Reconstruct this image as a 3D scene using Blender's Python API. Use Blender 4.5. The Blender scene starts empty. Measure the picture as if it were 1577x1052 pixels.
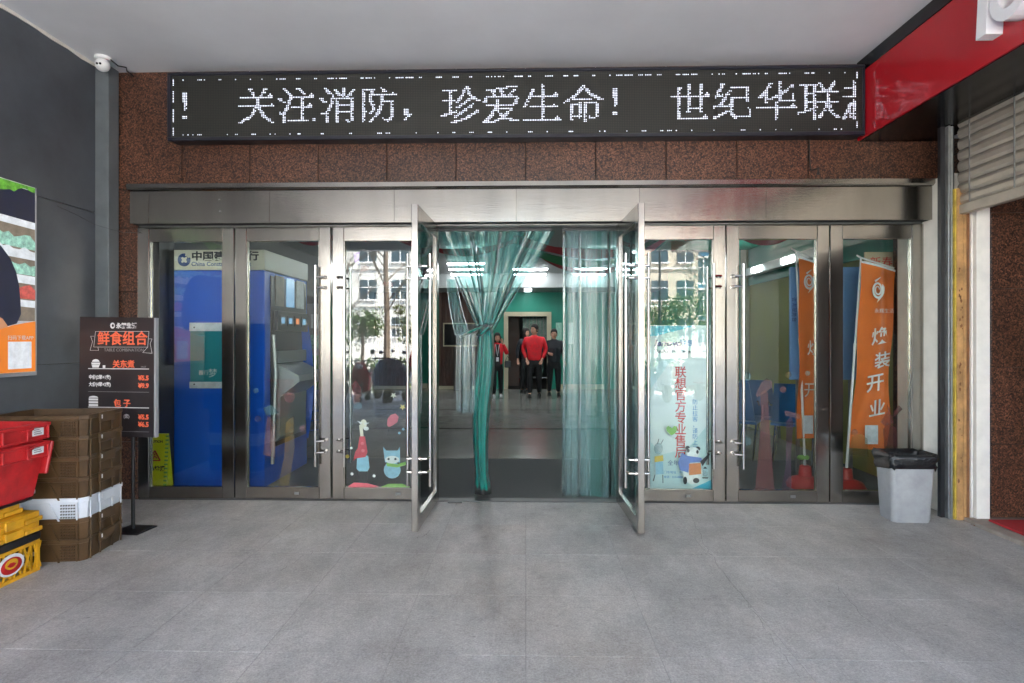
import bpy, bmesh, math, random
from mathutils import Matrix, Vector
R = math.radians
random.seed(7)
S = bpy.context.scene
COL = bpy.context.collection

# ------------------------------------------------------------------ camera, sky, sun, exposure
YAW = R(1.4); F = 876.0; CAMZ = 1.42
cd = bpy.data.cameras.new('camera'); cam = bpy.data.objects.new('camera', cd); COL.objects.link(cam)
cam.location = (0, 0, CAMZ); cam.rotation_euler = (R(90), 0, YAW)
cd.sensor_width = 36; cd.lens = 36 * F / 1577; cd.shift_y = -4 / 1577; cd.clip_start = .05; cd.clip_end = 1000
S.camera = cam
SUN_EL, SUN_AZ = R(48), R(62)          # sun behind the building: it lights the far side of the street
W = bpy.data.worlds.new('World'); S.world = W; W.use_nodes = True
nt = W.node_tree; bg = nt.nodes['Background']
sky = nt.nodes.new('ShaderNodeTexSky'); sky.sky_type = 'NISHITA'; sky.sun_disc = False
sky.sun_elevation = SUN_EL; sky.sun_rotation = SUN_AZ; sky.dust_density = 2.0; sky.air_density = 1.0
nt.links.new(sky.outputs[0], bg.inputs[0]); bg.inputs[1].default_value = .15
sd = bpy.data.lights.new('sun', 'SUN'); sd.energy = 5.0; sd.angle = R(.5); sd.color = (1, .95, .87)
sun = bpy.data.objects.new('sun', sd); COL.objects.link(sun)
sdir = Vector((math.sin(SUN_AZ) * math.cos(SUN_EL), math.cos(SUN_AZ) * math.cos(SUN_EL), math.sin(SUN_EL)))
sun.rotation_euler = sdir.to_track_quat('Z', 'Y').to_euler(); sun.location = sdir * 60
S.view_settings.view_transform = 'Standard'; S.view_settings.look = 'None'; S.view_settings.gamma = 1
S.view_settings.exposure = 4.55
S.cycles.transparent_max_bounces = 40; S.cycles.max_bounces = 10; S.cycles.diffuse_bounces = 5
S.cycles.glossy_bounces = 5; S.cycles.transmission_bounces = 8
S.cycles.use_denoising = True; S.cycles.sample_clamp_indirect = 6

def at(px, py, Y):
    dx = (px - 788.5) / F; c, s = math.cos(YAW), math.sin(YAW)
    t = Y / (dx * s + c)
    return Vector(((dx * c - s) * t, Y, CAMZ + (522 - py) / F * t))
def ax(px, Y): return at(px, 522, Y).x
def az(py, Y, px=810): return at(px, py, Y).z

# ------------------------------------------------------------------ materials
def hexc(h, g=2.2): return tuple(((int(h[i:i + 2], 16) / 255) ** g) for i in (0, 2, 4))
MATS = {}
def mat(name, col, rough=.5, metal=0, nz=None, bump=None, spec=.5, emis=None, coat=0, rand=0, streak=None):
    if isinstance(col, str): col = hexc(col)
    m = bpy.data.materials.new(name); m.use_nodes = True; MATS[name] = m
    n = m.node_tree.nodes; L = m.node_tree.links; b = n['Principled BSDF']
    b.inputs['Base Color'].default_value = (*col, 1); b.inputs['Roughness'].default_value = rough
    b.inputs['Metallic'].default_value = metal; b.inputs['Specular IOR Level'].default_value = spec
    b.inputs['Coat Weight'].default_value = coat; b.inputs['Coat Roughness'].default_value = .12
    geo = n.new('ShaderNodeNewGeometry'); last = None
    if nz or rand:
        sc, amt = nz or (3, 0)
        val = n.new('ShaderNodeMath'); val.operation = 'ADD'; val.inputs[0].default_value = 1; val.inputs[1].default_value = 0
        if nz:
            t = n.new('ShaderNodeTexNoise'); t.inputs['Scale'].default_value = sc; t.inputs['Detail'].default_value = 7; t.inputs['Roughness'].default_value = .65
            src = geo.outputs['Position']
            if streak:
                mp = n.new('ShaderNodeMapping'); mp.inputs['Scale'].default_value = streak; L.new(src, mp.inputs[0]); src = mp.outputs[0]
            L.new(src, t.inputs['Vector'])
            mr = n.new('ShaderNodeMapRange'); mr.inputs[1].default_value = .3; mr.inputs[2].default_value = .7; mr.inputs[3].default_value = 1 - amt; mr.inputs[4].default_value = 1 + amt
            L.new(t.outputs[0], mr.inputs[0]); L.new(mr.outputs[0], val.inputs[0])
            rr = n.new('ShaderNodeMapRange'); rr.inputs[1].default_value = .3; rr.inputs[2].default_value = .7; rr.inputs[3].default_value = max(.02, rough * .8); rr.inputs[4].default_value = min(1, rough * 1.25)
            L.new(t.outputs[0], rr.inputs[0]); L.new(rr.outputs[0], b.inputs['Roughness'])
        if rand:
            oi = n.new('ShaderNodeObjectInfo'); ma = n.new('ShaderNodeMath'); ma.operation = 'MULTIPLY_ADD'
            ma.inputs[1].default_value = 2 * rand; ma.inputs[2].default_value = -rand
            L.new(oi.outputs['Random'], ma.inputs[0]); L.new(ma.outputs[0], val.inputs[1])
        vm = n.new('ShaderNodeVectorMath'); vm.operation = 'SCALE'; vm.inputs[0].default_value = col
        L.new(val.outputs[0], vm.inputs['Scale']); L.new(vm.outputs[0], b.inputs['Base Color'])
    if bump:
        t = n.new('ShaderNodeTexNoise'); t.inputs['Scale'].default_value = bump[0]; t.inputs['Detail'].default_value = 6
        src = geo.outputs['Position']
        if len(bump) > 2:
            mp = n.new('ShaderNodeMapping'); mp.inputs['Scale'].default_value = bump[2]; L.new(src, mp.inputs[0]); src = mp.outputs[0]
        L.new(src, t.inputs['Vector'])
        bp = n.new('ShaderNodeBump'); bp.inputs['Strength'].default_value = bump[1]; bp.inputs['Distance'].default_value = .01
        L.new(t.outputs[0], bp.inputs['Height']); L.new(bp.outputs[0], b.inputs['Normal'])
    if emis: b.inputs['Emission Color'].default_value = (*emis[0], 1); b.inputs['Emission Strength'].default_value = emis[1]
    return m

def ramp(n, stops):
    r = n.new('ShaderNodeValToRGB'); e = r.color_ramp.elements
    while len(e) < len(stops): e.new(.5)
    for k, (p, c) in enumerate(stops): e[k].position = p; e[k].color = (*c, 1)
    return r

def granite(name, stops, scale, rough, grime=.25):
    m = mat(name, (.2, .1, .07), rough); n = m.node_tree.nodes; L = m.node_tree.links; b = n['Principled BSDF']
    g = n.new('ShaderNodeNewGeometry')
    v = n.new('ShaderNodeTexVoronoi'); v.inputs['Scale'].default_value = scale; v.inputs['Randomness'].default_value = 1
    no = n.new('ShaderNodeTexNoise'); no.inputs['Scale'].default_value = scale * .55; no.inputs['Detail'].default_value = 5
    L.new(g.outputs['Position'], v.inputs['Vector']); L.new(g.outputs['Position'], no.inputs['Vector'])
    mx = n.new('ShaderNodeMix'); mx.data_type = 'RGBA'; mx.inputs[0].default_value = .45
    L.new(v.outputs['Color'], mx.inputs[6]); L.new(no.outputs['Color'], mx.inputs[7])
    bw = n.new('ShaderNodeRGBToBW'); L.new(mx.outputs[2], bw.inputs[0])
    r = ramp(n, stops); L.new(bw.outputs[0], r.inputs[0])
    big = n.new('ShaderNodeTexNoise'); big.inputs['Scale'].default_value = 1.7; big.inputs['Detail'].default_value = 6; L.new(g.outputs['Position'], big.inputs['Vector'])
    oi = n.new('ShaderNodeObjectInfo'); ad = n.new('ShaderNodeMath'); ad.operation = 'MULTIPLY_ADD'; ad.inputs[1].default_value = .22; L.new(oi.outputs['Random'], ad.inputs[0])
    mr = n.new('ShaderNodeMapRange'); mr.inputs[1].default_value = .3; mr.inputs[2].default_value = .7; mr.inputs[3].default_value = .9 - grime; mr.inputs[4].default_value = .9 + grime
    L.new(big.outputs[0], mr.inputs[0]); L.new(mr.outputs[0], ad.inputs[2])
    vm = n.new('ShaderNodeVectorMath'); vm.operation = 'SCALE'; L.new(r.outputs[0], vm.inputs[0]); L.new(ad.outputs[0], vm.inputs['Scale'])
    L.new(vm.outputs[0], b.inputs['Base Color'])
    return m

granite('red_granite', [(.27, (.008, .006, .006)), (.42, (.036, .016, .012)), (.56, (.09, .038, .022)), (.75, (.19, .088, .05))], 105, .32)

def floor_mat(name, base, rough, dirt, speck=420, rv=1.0):
    m = mat(name, base, rough); n = m.node_tree.nodes; L = m.node_tree.links; b = n['Principled BSDF']
    g = n.new('ShaderNodeNewGeometry')
    def noise(sc, det=8, ro=.6, vec=None):
        t = n.new('ShaderNodeTexNoise'); t.inputs['Scale'].default_value = sc; t.inputs['Detail'].default_value = det; t.inputs['Roughness'].default_value = ro
        L.new(vec or g.outputs['Position'], t.inputs['Vector']); return t
    def rng(src, a, c, lo, hi):
        mr = n.new('ShaderNodeMapRange'); mr.inputs[1].default_value = a; mr.inputs[2].default_value = c; mr.inputs[3].default_value = lo; mr.inputs[4].default_value = hi
        L.new(src, mr.inputs[0]); return mr.outputs[0]
    def mul(a, c):
        q = n.new('ShaderNodeMath'); q.operation = 'MULTIPLY'; L.new(a, q.inputs[0])
        L.new(c, q.inputs[1]) if not isinstance(c, float) else setattr(q.inputs[1], 'default_value', c); return q.outputs[0]
    mp = n.new('ShaderNodeMapping'); mp.inputs['Scale'].default_value = (1, .45, 1); mp.inputs['Rotation'].default_value = (0, 0, .7); L.new(g.outputs['Position'], mp.inputs[0])
    f = mul(rng(noise(.9, 9).outputs[0], .32, .68, 1 - dirt, 1 + dirt * .6), rng(noise(4.5, 9, .7, mp.outputs[0]).outputs[0], .3, .66, 1 - dirt * .75, 1 + dirt * .35))
    f = mul(f, rng(noise(speck, 3).outputs[0], .3, .7, .74, 1.26))
    f = mul(f, rng(noise(95, 4, .7).outputs[0], .3, .7, 1 - .30 * rv, 1 + .30 * rv))
    f = mul(f, rng(noise(28, 6, .7).outputs[0], .3, .7, 1 - .16 * rv, 1 + .14 * rv))
    mp2 = n.new('ShaderNodeMapping'); mp2.inputs['Scale'].default_value = (3, 14, 1); mp2.inputs['Rotation'].default_value = (0, 0, .35); L.new(g.outputs['Position'], mp2.inputs[0])
    f = mul(f, rng(noise(1.6, 10, .75, mp2.outputs[0]).outputs[0], .6, .74, 1.0, 1 - .3 * rv))
    vo = n.new('ShaderNodeTexVoronoi'); vo.inputs['Scale'].default_value = 5.5; L.new(g.outputs['Position'], vo.inputs['Vector'])
    f = mul(f, rng(vo.outputs['Distance'], .03, .06, 1 - .35 * rv, 1.0))
    f = mul(f, rng(noise(2.3, 12, .75).outputs[0], .60, .72, 1.0, 1 - dirt * 1.1))
    oi = n.new('ShaderNodeObjectInfo'); f = mul(f, rng(oi.outputs['Random'], 0, 1, .97, 1.03))
    vm = n.new('ShaderNodeVectorMath'); vm.operation = 'SCALE'; vm.inputs[0].default_value = base; L.new(f, vm.inputs['Scale'])
    tint = n.new('ShaderNodeMix'); tint.data_type = 'RGBA'; tint.blend_type = 'MULTIPLY'; tint.inputs[7].default_value = (1.0, .93, .86, 1)
    L.new(rng(noise(.55, 5).outputs[0], .45, .7, 0, 1), tint.inputs[0]); L.new(vm.outputs[0], tint.inputs[6])
    L.new(tint.outputs[2], b.inputs['Base Color'])
    L.new(rng(noise(5, 8).outputs[0], .3, .7, rough - .1 * rv, rough + .15 * rv), b.inputs['Roughness'])
    bp = n.new('ShaderNodeBump'); bp.inputs['Strength'].default_value = .12 * rv; bp.inputs['Distance'].default_value = .004
    L.new(noise(150, 5).outputs[0], bp.inputs['Height']); L.new(bp.outputs[0], b.inputs['Normal'])
    return m
floor_mat('floor_stone', (.43, .42, .41), .48, .3)
floor_mat('floor_stone_brown', (.42, .395, .38), .5, .36)
mat('joint_light', (.26, .255, .25), .85, nz=(12, .25)); mat('joint_dark', (.03, .025, .022), .9)
mat('ceiling_paint', (.78, .775, .785), .8, nz=(1.1, .06), bump=(8, .05))
mat('grey_panel', (.08, .087, .099), .38, nz=(2.5, .22), bump=(14, .02)); mat('grey_trim', (.12, .135, .142), .4, nz=(6, .15))
mat('steel', (.36, .337, .305), .17, 1, nz=(1.6, .09), streak=(3, 3, .5), bump=(2, .05, (3, 3, 160))); mat('steel_v', (.43, .405, .37), .17, 1, nz=(2.2, .09), streak=(4, 4, .35), bump=(2, .04, (160, 160, 3)))
mat('steel_bar', (.68, .66, .64), .14, 1); mat('dark_gap', (.012, .012, .012), .8)
mat('plaster_white', (.76, .72, .65), .8, nz=(4, .12), bump=(20, .15))
mat('black_metal', (.012, .012, .014), .35, nz=(8, .3)); mat('black_plastic', (.014, .014, .015), .42, nz=(10, .25))
mat('galvanised', (.3, .3, .29), .42, .8, nz=(9, .25)); mat('shutter', (.44, .39, .33), .42, .55, nz=(3, .2, ), bump=(30, .04))
mat('yellow_rust', (.42, .225, .085), .65, nz=(7, .5), bump=(25, .2)); mat('yellow_paint', (.5, .34, .04), .5, nz=(9, .45)); mat('crack_grey', (.11, .108, .105), .9); mat('sill_grey', (.12, .12, .118), .5, .4); mat('brown_hole', (.06, .033, .013), .6); mat('rust_brown', (.19, .08, .03), .8, nz=(12, .4), bump=(40, .3))
mat('red_face', (.46, .01, .018), .12, spec=.6); mat('black_gloss', (.006, .006, .007), .18); mat('white_acrylic', (.8, .8, .82), .3)
mat('carpet_red', (.4, .015, .02), .95, nz=(60, .2), bump=(300, .4)); mat('threshold', (.3, .25, .21), .7, nz=(14, .25))
mat('brown_plastic', (.08, .043, .016), .42, nz=(9, .32), bump=(40, .05), rand=.1); mat('white_plastic', (.62, .66, .72), .4, nz=(8, .08)); mat('red_plastic', (.50, .016, .02), .42, nz=(9, .28), bump=(30, .04), rand=.08)
mat('yellow_plastic', (.70, .35, .014), .45, nz=(9, .28)); mat('label_paper', (.7, .7, .72), .7, nz=(25, .1)); mat('ink_dark', (.02, .02, .025), .7)
mat('bin_grey', (.33, .332, .34), .42, nz=(6, .2), bump=(30, .04)); mat('bag_black', (.01, .01, .011), .22, bump=(55, .9))
mat('board_black', (.022, .018, .02), .42, nz=(5, .12)); mat('board_edge', (.3, .3, .31), .4); mat('ink_white', (.7, .7, .7), .6); mat('ink_orange', (.8, .14, .06), .6); mat('ink_grey', (.22, .22, .22), .6)
mat('orange_print', (.8, .22, .02), .4, nz=(3, .08)); mat('poster_white', (.7, .73, .77), .4, nz=(14, .22)); mat('poster_navy', (.012, .014, .035), .45, nz=(8, .3)); mat('poster_green', (.12, .36, .04), .45, nz=(30, .6)); mat('poster_grey', (.2, .16, .12), .45, nz=(16, .3)); mat('poster_skin', (.55, .25, .13), .5); mat('poster_pale', (.3, .55, .45), .45, nz=(35, .5)); mat('poster_red', (.55, .1, .08), .45, nz=(30, .4))
mat('led_face', (.02, .021, .016), .55); mat('led_frame', (.012, .013, .022), .4); mat('led_on', (.8, .85, 1), .5, emis=((.80, .86, 1.0), .05))
mat('camera_white', (.75, .75, .74), .3); mat('lens_black', (.004, .004, .005), .08); mat('cable_black', (.012, .012, .012), .5); mat('cable_grey', (.08, .08, .08), .6)
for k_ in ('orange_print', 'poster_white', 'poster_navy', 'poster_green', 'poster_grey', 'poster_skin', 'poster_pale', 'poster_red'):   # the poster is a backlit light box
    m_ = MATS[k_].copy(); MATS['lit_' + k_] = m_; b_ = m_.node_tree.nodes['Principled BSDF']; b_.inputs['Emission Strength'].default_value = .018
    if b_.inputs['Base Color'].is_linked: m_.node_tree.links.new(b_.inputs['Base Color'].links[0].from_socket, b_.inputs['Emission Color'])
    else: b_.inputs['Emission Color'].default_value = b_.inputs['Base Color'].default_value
# inside
floor_mat('hall_tile', (.23, .235, .22), .2, .12, 420, .15); mat('hall_tile_dark', (.022, .024, .025), .2); mat('entrance_mat', (.085, .09, .088), .8, nz=(25, .2), bump=(200, .3))
mat('hall_ceiling', (.3, .31, .305), .8, nz=(1, .05)); mat('hall_green', (.004, .22, .15), .5, nz=(1.5, .1)); mat('hall_wood', (.06, .02, .011), .45, nz=(3, .3), rand=.15); mat('hall_olive', (.33, .31, .08), .6, nz=(1.2, .12)); mat('hall_cream', (.52, .46, .32), .55, nz=(3, .08)); mat('hall_grey', (.16, .165, .16), .7, nz=(2, .1)); mat('stone_dark', (.03, .024, .02), .4, nz=(14, .4))
mat('tube_lit', (.9, .95, 1), .5, emis=((.9, .97, 1.0), 2.6)); mat('lamp_body', (.6, .6, .6), .5)
mat('atm_blue', (.002, .10, .62), .35); mat('atm_cream', (.62, .6, .48), .4); mat('atm_silver', (.35, .36, .36), .35, .5); mat('atm_dark', (.015, .017, .022), .3); mat('atm_screen', (.1, .2, .3), .2, emis=((.35, .6, .9), .03)); mat('atm_orange', (.5, .12, .02), .4, emis=((1, .3, .05), .03)); mat('logo_blue', (.005, .05, .2), .4); mat('teal_print', (.006, .25, .3), .35)
mat('ribbon_red', (.35, .012, .02), .5); mat('ribbon_green', (.01, .16, .05), .5)
mat('flag_orange', (.72, .17, .03), .7, nz=(5, .12)); mat('pole_white', (.7, .7, .7), .35); mat('base_red', (.5, .03, .025), .35); mat('chair_blue', (.008, .1, .27), .4); mat('chrome', (.75, .75, .76), .08, 1); mat('board_blue', (.19, .36, .68), .4, nz=(1.5, .08)); mat('sign_yellow', (.75, .75, .01), .4, nz=(8, .1)); mat('sign_red', (.5, .04, .02), .5)
mat('banner_pale', (.5, .68, .7), .4, nz=(2.2, .12)); mat('banner_cyan', (.03, .42, .58), .4); mat('banner_white', (.66, .74, .75), .4); mat('ink_red', (.62, .03, .025), .5); mat('ink_blue', (.02, .2, .5), .5); mat('ink_navy', (.01, .03, .2), .5)
for nm, c in dict(st_blue=(.25, .48, .62), st_red=(.5, .03, .06), st_pink=(.65, .12, .16), st_cream=(.7, .66, .55), st_white=(.7, .72, .72), st_green=(.22, .45, .08), st_dark=(.02, .02, .025), st_yellow=(.6, .42, .04), st_sweater=(.12, .2, .5), st_orange=(.6, .2, .06), st_purple=(.25, .12, .4)).items(): mat(nm, c, .45, nz=(30, .15))
for nm, c in dict(skin=(.55, .3, .21), hair=(.008, .006, .006), jacket_red=(.66, .01, .02), jacket_black=(.012, .014, .02), trouser_black=(.008, .008, .01), shoe_black=(.01, .01, .01), shoe_white=(.5, .5, .5), lips=(.35, .06, .05)).items(): mat(nm, c, .7, nz=(12, .2))
# street
mat('asphalt', (.05, .05, .052), .85, nz=(3, .25)); mat('paving', (.36, .345, .325), .8, nz=(2, .2)); mat('wall_white', (.55, .54, .51), .8, nz=(.6, .1)); mat('wall_cream', (.48, .42, .33), .8, nz=(.6, .1)); mat('wall_blue_glass', (.08, .25, .38), .15, .3, nz=(.8, .2)); mat('window_dark', (.03, .05, .065), .1); mat('frame_white', (.7, .7, .7), .5)
mat('bark', (.1, .075, .055), .85, nz=(8, .3), bump=(30, .4)); mat('leaf_a', (.05, .09, .022), .6, rand=.2, nz=(3, .5)); mat('leaf_b', (.075, .1, .03), .6, nz=(3, .5)); mat('upper_wall', (.35, .33, .32), .8, nz=(1, .1))
mat('scooter_white', (.6, .62, .64), .25, coat=.4); mat('scooter_red', (.4, .02, .025), .25, coat=.4); mat('scooter_black', (.015, .015, .017), .3); mat('quilt', (.5, .55, .6), .7, nz=(9, .4)); mat('tyre', (.012, .012, .012), .8)

def glass_mat(name, tint, gl=1.0):
    m = bpy.data.materials.new(name); m.use_nodes = True; MATS[name] = m
    n = m.node_tree.nodes; L = m.node_tree.links; n.remove(n['Principled BSDF']); out = n['Material Output']
    t = n.new('ShaderNodeBsdfTransparent'); t.inputs[0].default_value = (*tint, 1)
    g = n.new('ShaderNodeBsdfGlossy'); g.inputs['Roughness'].default_value = .0; g.inputs[0].default_value = (gl, gl, gl, 1)
    fr = n.new('ShaderNodeFresnel'); fr.inputs[0].default_value = 1.52
    mx = n.new('ShaderNodeMixShader'); L.new(fr.outputs[0], mx.inputs[0]); L.new(t.outputs[0], mx.inputs[1]); L.new(g.outputs[0], mx.inputs[2]); L.new(mx.outputs[0], out.inputs[0])
    return m
glass_mat('glass', (.93, .965, .95))
def pvc_mat(name, tint, dif, haze, rough=.16):
    m = bpy.data.materials.new(name); m.use_nodes = True; MATS[name] = m
    n = m.node_tree.nodes; L = m.node_tree.links; n.remove(n['Principled BSDF']); out = n['Material Output']
    t = n.new('ShaderNodeBsdfTransparent'); t.inputs[0].default_value = (*tint, 1)
    d = n.new('ShaderNodeBsdfDiffuse'); d.inputs[0].default_value = (*dif, 1)
    tr = n.new('ShaderNodeBsdfTranslucent'); tr.inputs[0].default_value = (*dif, 1)
    dm = n.new('ShaderNodeMixShader'); dm.inputs[0].default_value = .5; L.new(d.outputs[0], dm.inputs[1]); L.new(tr.outputs[0], dm.inputs[2])
    g = n.new('ShaderNodeBsdfGlossy'); g.inputs['Roughness'].default_value = rough
    geo = n.new('ShaderNodeNewGeometry'); mp = n.new('ShaderNodeMapping'); mp.inputs['Scale'].default_value = (140, 140, 3); no = n.new('ShaderNodeTexNoise'); no.inputs['Scale'].default_value = 1; no.inputs['Detail'].default_value = 3
    L.new(geo.outputs['Position'], mp.inputs[0]); L.new(mp.outputs[0], no.inputs['Vector'])
    bp = n.new('ShaderNodeBump'); bp.inputs['Strength'].default_value = .5; bp.inputs['Distance'].default_value = .004; L.new(no.outputs[0], bp.inputs['Height'])
    L.new(bp.outputs[0], g.inputs['Normal']); L.new(bp.outputs[0], d.inputs['Normal'])
    mr = n.new('ShaderNodeMapRange'); mr.inputs[1].default_value = .35; mr.inputs[2].default_value = .7; mr.inputs[3].default_value = haze * .5; mr.inputs[4].default_value = haze * 1.7; L.new(no.outputs[0], mr.inputs[0])
    m1 = n.new('ShaderNodeMixShader'); L.new(mr.outputs[0], m1.inputs[0]); L.new(t.outputs[0], m1.inputs[1]); L.new(dm.outputs[0], m1.inputs[2])
    fr = n.new('ShaderNodeFresnel'); fr.inputs[0].default_value = 1.53; L.new(bp.outputs[0], fr.inputs['Normal'])
    m2 = n.new('ShaderNodeMixShader'); L.new(fr.outputs[0], m2.inputs[0]); L.new(m1.outputs[0], m2.inputs[1]); L.new(g.outputs[0], m2.inputs[2]); L.new(m2.outputs[0], out.inputs[0])
    return m
pvc_mat('pvc_teal', (.76, .93, .91), (.14, .56, .54), .14, .1); pvc_mat('pvc_clear', (.82, .94, .94), (.42, .68, .7), .22, .1); pvc_mat('pvc_bundle', (.3, .62, .58), (.008, .36, .31), .7, .3)
def film(name, col, op):
    m = bpy.data.materials.new(name); m.use_nodes = True; MATS[name] = m
    b = m.node_tree.nodes['Principled BSDF']; b.inputs['Base Color'].default_value = (*col, 1); b.inputs['Alpha'].default_value = op; b.inputs['Roughness'].default_value = .5
film('film_red', (.2, .04, .045), .36); film('film_pink', (.32, .14, .14), .26); film('film_purple', (.07, .02, .06), .36); film('film_blue', (.16, .3, .36), .24); film('film_ochre', (.28, .17, .05), .22)

# ------------------------------------------------------------------ mesh helpers
TH = {}
class MB:
    def __init__(s, M=None): s.v = []; s.f = []; s.M = M
    def add(s, vs, fs):
        k = len(s.v); s.v += [(s.M @ Vector(p)) if s.M else Vector(p) for p in vs]; s.f += [tuple(i + k for i in f) for f in fs]; return s
    def box(s, x0, x1, y0, y1, z0, z1, b=0):
        if x1 < x0: x0, x1 = x1, x0
        if y1 < y0: y0, y1 = y1, y0
        if z1 < z0: z0, z1 = z1, z0
        b = min(b, (x1 - x0) * .45, (y1 - y0) * .45, (z1 - z0) * .45)
        if b <= 0:
            return s.add([(x, y, z) for z in (z0, z1) for y in (y0, y1) for x in (x0, x1)], [(0, 2, 3, 1), (4, 5, 7, 6), (0, 1, 5, 4), (2, 6, 7, 3), (0, 4, 6, 2), (1, 3, 7, 5)])
        bm = bmesh.new(); bmesh.ops.create_cube(bm, size=1)
        for v in bm.verts: v.co = Vector(((x0 + x1) / 2 + v.co.x * (x1 - x0), (y0 + y1) / 2 + v.co.y * (y1 - y0), (z0 + z1) / 2 + v.co.z * (z1 - z0)))
        bmesh.ops.bevel(bm, geom=bm.edges[:], offset=b, segments=1, affect='EDGES')
        bm.verts.index_update(); s.add([v.co.copy() for v in bm.verts], [tuple(v.index for v in f.verts) for f in bm.faces]); bm.free(); return s
    def prism(s, pts, y0, y1):                      # outline in XZ, extruded along Y
        n = len(pts); a = sum(pts[i][0] * pts[(i + 1) % n][1] - pts[(i + 1) % n][0] * pts[i][1] for i in range(n))
        if a < 0: pts = pts[::-1]
        return s.add([(x, y0, z) for x, z in pts] + [(x, y1, z) for x, z in pts], [tuple(range(n)), tuple(range(2 * n - 1, n - 1, -1))] + [(i, i + n, (i + 1) % n + n, (i + 1) % n) for i in range(n)])
    def tube(s, path, r, n=8, caps=True):
        path = [Vector(p) for p in path]; rs = r if isinstance(r, (list, tuple)) else [r] * len(path); vs = []; fs = []
        up = None
        for i, p in enumerate(path):
            d = (path[min(i + 1, len(path) - 1)] - path[max(i - 1, 0)]).normalized()
            if up is None: up = Vector((0, 0, 1)) if abs(d.z) < .9 else Vector((1, 0, 0))
            a = d.cross(up).normalized(); b = a.cross(d).normalized(); up = b
            vs += [p + (a * math.cos(2 * math.pi * k / n) + b * math.sin(2 * math.pi * k / n)) * rs[i] for k in range(n)]
        for i in range(len(path) - 1):
            for k in range(n): fs.append((i * n + k, i * n + (k + 1) % n, (i + 1) * n + (k + 1) % n, (i + 1) * n + k))
        if caps: fs += [tuple(range(n - 1, -1, -1)), tuple(range((len(path) - 1) * n, len(path) * n))]
        return s.add(vs, fs)
    def loft(s, rings, close=True, caps=True):
        n = len(rings[0]); vs = [p for r in rings for p in r]; fs = []
        for i in range(len(rings) - 1):
            for k in range(n if close else n - 1): fs.append((i * n + k, i * n + (k + 1) % n, (i + 1) * n + (k + 1) % n, (i + 1) * n + k))
        if caps and close: fs += [tuple(range(n - 1, -1, -1)), tuple(range((len(rings) - 1) * n, len(rings) * n))]
        return s.add(vs, fs)
    def lathe(s, prof, c=(0, 0, 0), n=20):
        return s.loft([[(c[0] + r * math.cos(2 * math.pi * k / n), c[1] + r * math.sin(2 * math.pi * k / n), c[2] + z) for k in range(n)] for r, z in prof])
    def ball(s, c, r, n=12, m=8):
        rx, ry, rz = r if isinstance(r, (tuple, list)) else (r, r, r)
        return s.loft([[(c[0] + rx * max(.02, math.sin(math.pi * i / m)) * math.cos(2 * math.pi * k / n), c[1] + ry * max(.02, math.sin(math.pi * i / m)) * math.sin(2 * math.pi * k / n), c[2] - rz * math.cos(math.pi * i / m)) for k in range(n)] for i in range(m + 1)])
    def mesh(s, name, m):
        me = bpy.data.meshes.new(name); me.from_pydata([tuple(v) for v in s.v], [], s.f); me.update()
        if m: me.materials.append(MATS[m])
        return me
    def build(s, name, m, parent=None, W=False, smooth=False, **kw): return link(name, s.mesh(name, m), parent, W, smooth, **kw)
def link(name, me, parent=None, W=False, smooth=False, label=None, cat=None, group=None, kind=None):
    if smooth:
        for p in me.polygons: p.use_smooth = True
        if smooth != 'all':
            try: me.set_sharp_from_angle(angle=R(40))
            except Exception: pass
    o = bpy.data.objects.new(name, me); COL.objects.link(o)
    if parent is not None:
        o.parent = parent
        if W and parent in TH: o.matrix_parent_inverse = TH[parent].inverted()
    return tag(o, label, cat, group, kind)
def tag(o, label=None, cat=None, group=None, kind=None):
    for k, v in (('label', label), ('category', cat), ('group', group), ('kind', kind)):
        if v: o[k] = v
    return o
def thing(name, label, cat, loc=(0, 0, 0), rz=0, group=None):
    o = bpy.data.objects.new(name, None); COL.objects.link(o); o.empty_display_size = .1
    o.location = loc; o.rotation_euler = (0, 0, rz); TH[o] = Matrix.Translation(loc) @ Matrix.Rotation(rz, 4, 'Z')
    return tag(o, label, cat, group)
def copy_tree(o, parent=None):
    c = o.copy(); COL.objects.link(c); c.parent = parent
    for ch in list(o.children): copy_tree(ch, c)
    return c
def circ(cx, cz, rx, rz=None, n=20, a0=0, a1=2 * math.pi):
    rz = rz or rx; full = abs(a1 - a0 - 2 * math.pi) < 1e-6
    return [(cx + rx * math.cos(a0 + (a1 - a0) * k / (n if full else n - 1)), cz + rz * math.sin(a0 + (a1 - a0) * k / (n if full else n - 1))) for k in range(n)]
def text(body, size, m, parent, x, y, z, ext=.0006, off=0, align='LEFT', sx=1, name='lettering', rot=0, W=False, shear=0, spacing=1):
    c = bpy.data.curves.new('f', 'FONT'); c.body = body; c.size = size; c.extrude = ext; c.offset = off; c.align_x = align; c.resolution_u = 3; c.shear = shear; c.space_character = spacing
    o = bpy.data.objects.new('f', c); COL.objects.link(o)
    bpy.context.view_layer.update()
    me = bpy.data.meshes.new_from_object(o.evaluated_get(bpy.context.evaluated_depsgraph_get()))
    bpy.data.objects.remove(o); bpy.data.curves.remove(c)
    me.transform(Matrix.Translation((x, y, z)) @ Matrix.Rotation(rot, 4, 'Y') @ Matrix.Rotation(R(90), 4, 'X') @ Matrix.Diagonal((sx, 1, 1, 1)))
    me.materials.clear(); me.materials.append(MATS[m]); me.name = name
    return link(name, me, parent, W)

# ================================================================== SETTING
ZC = 3.78; XL = -3.70; XR = 3.42; YF = 4.95
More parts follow.
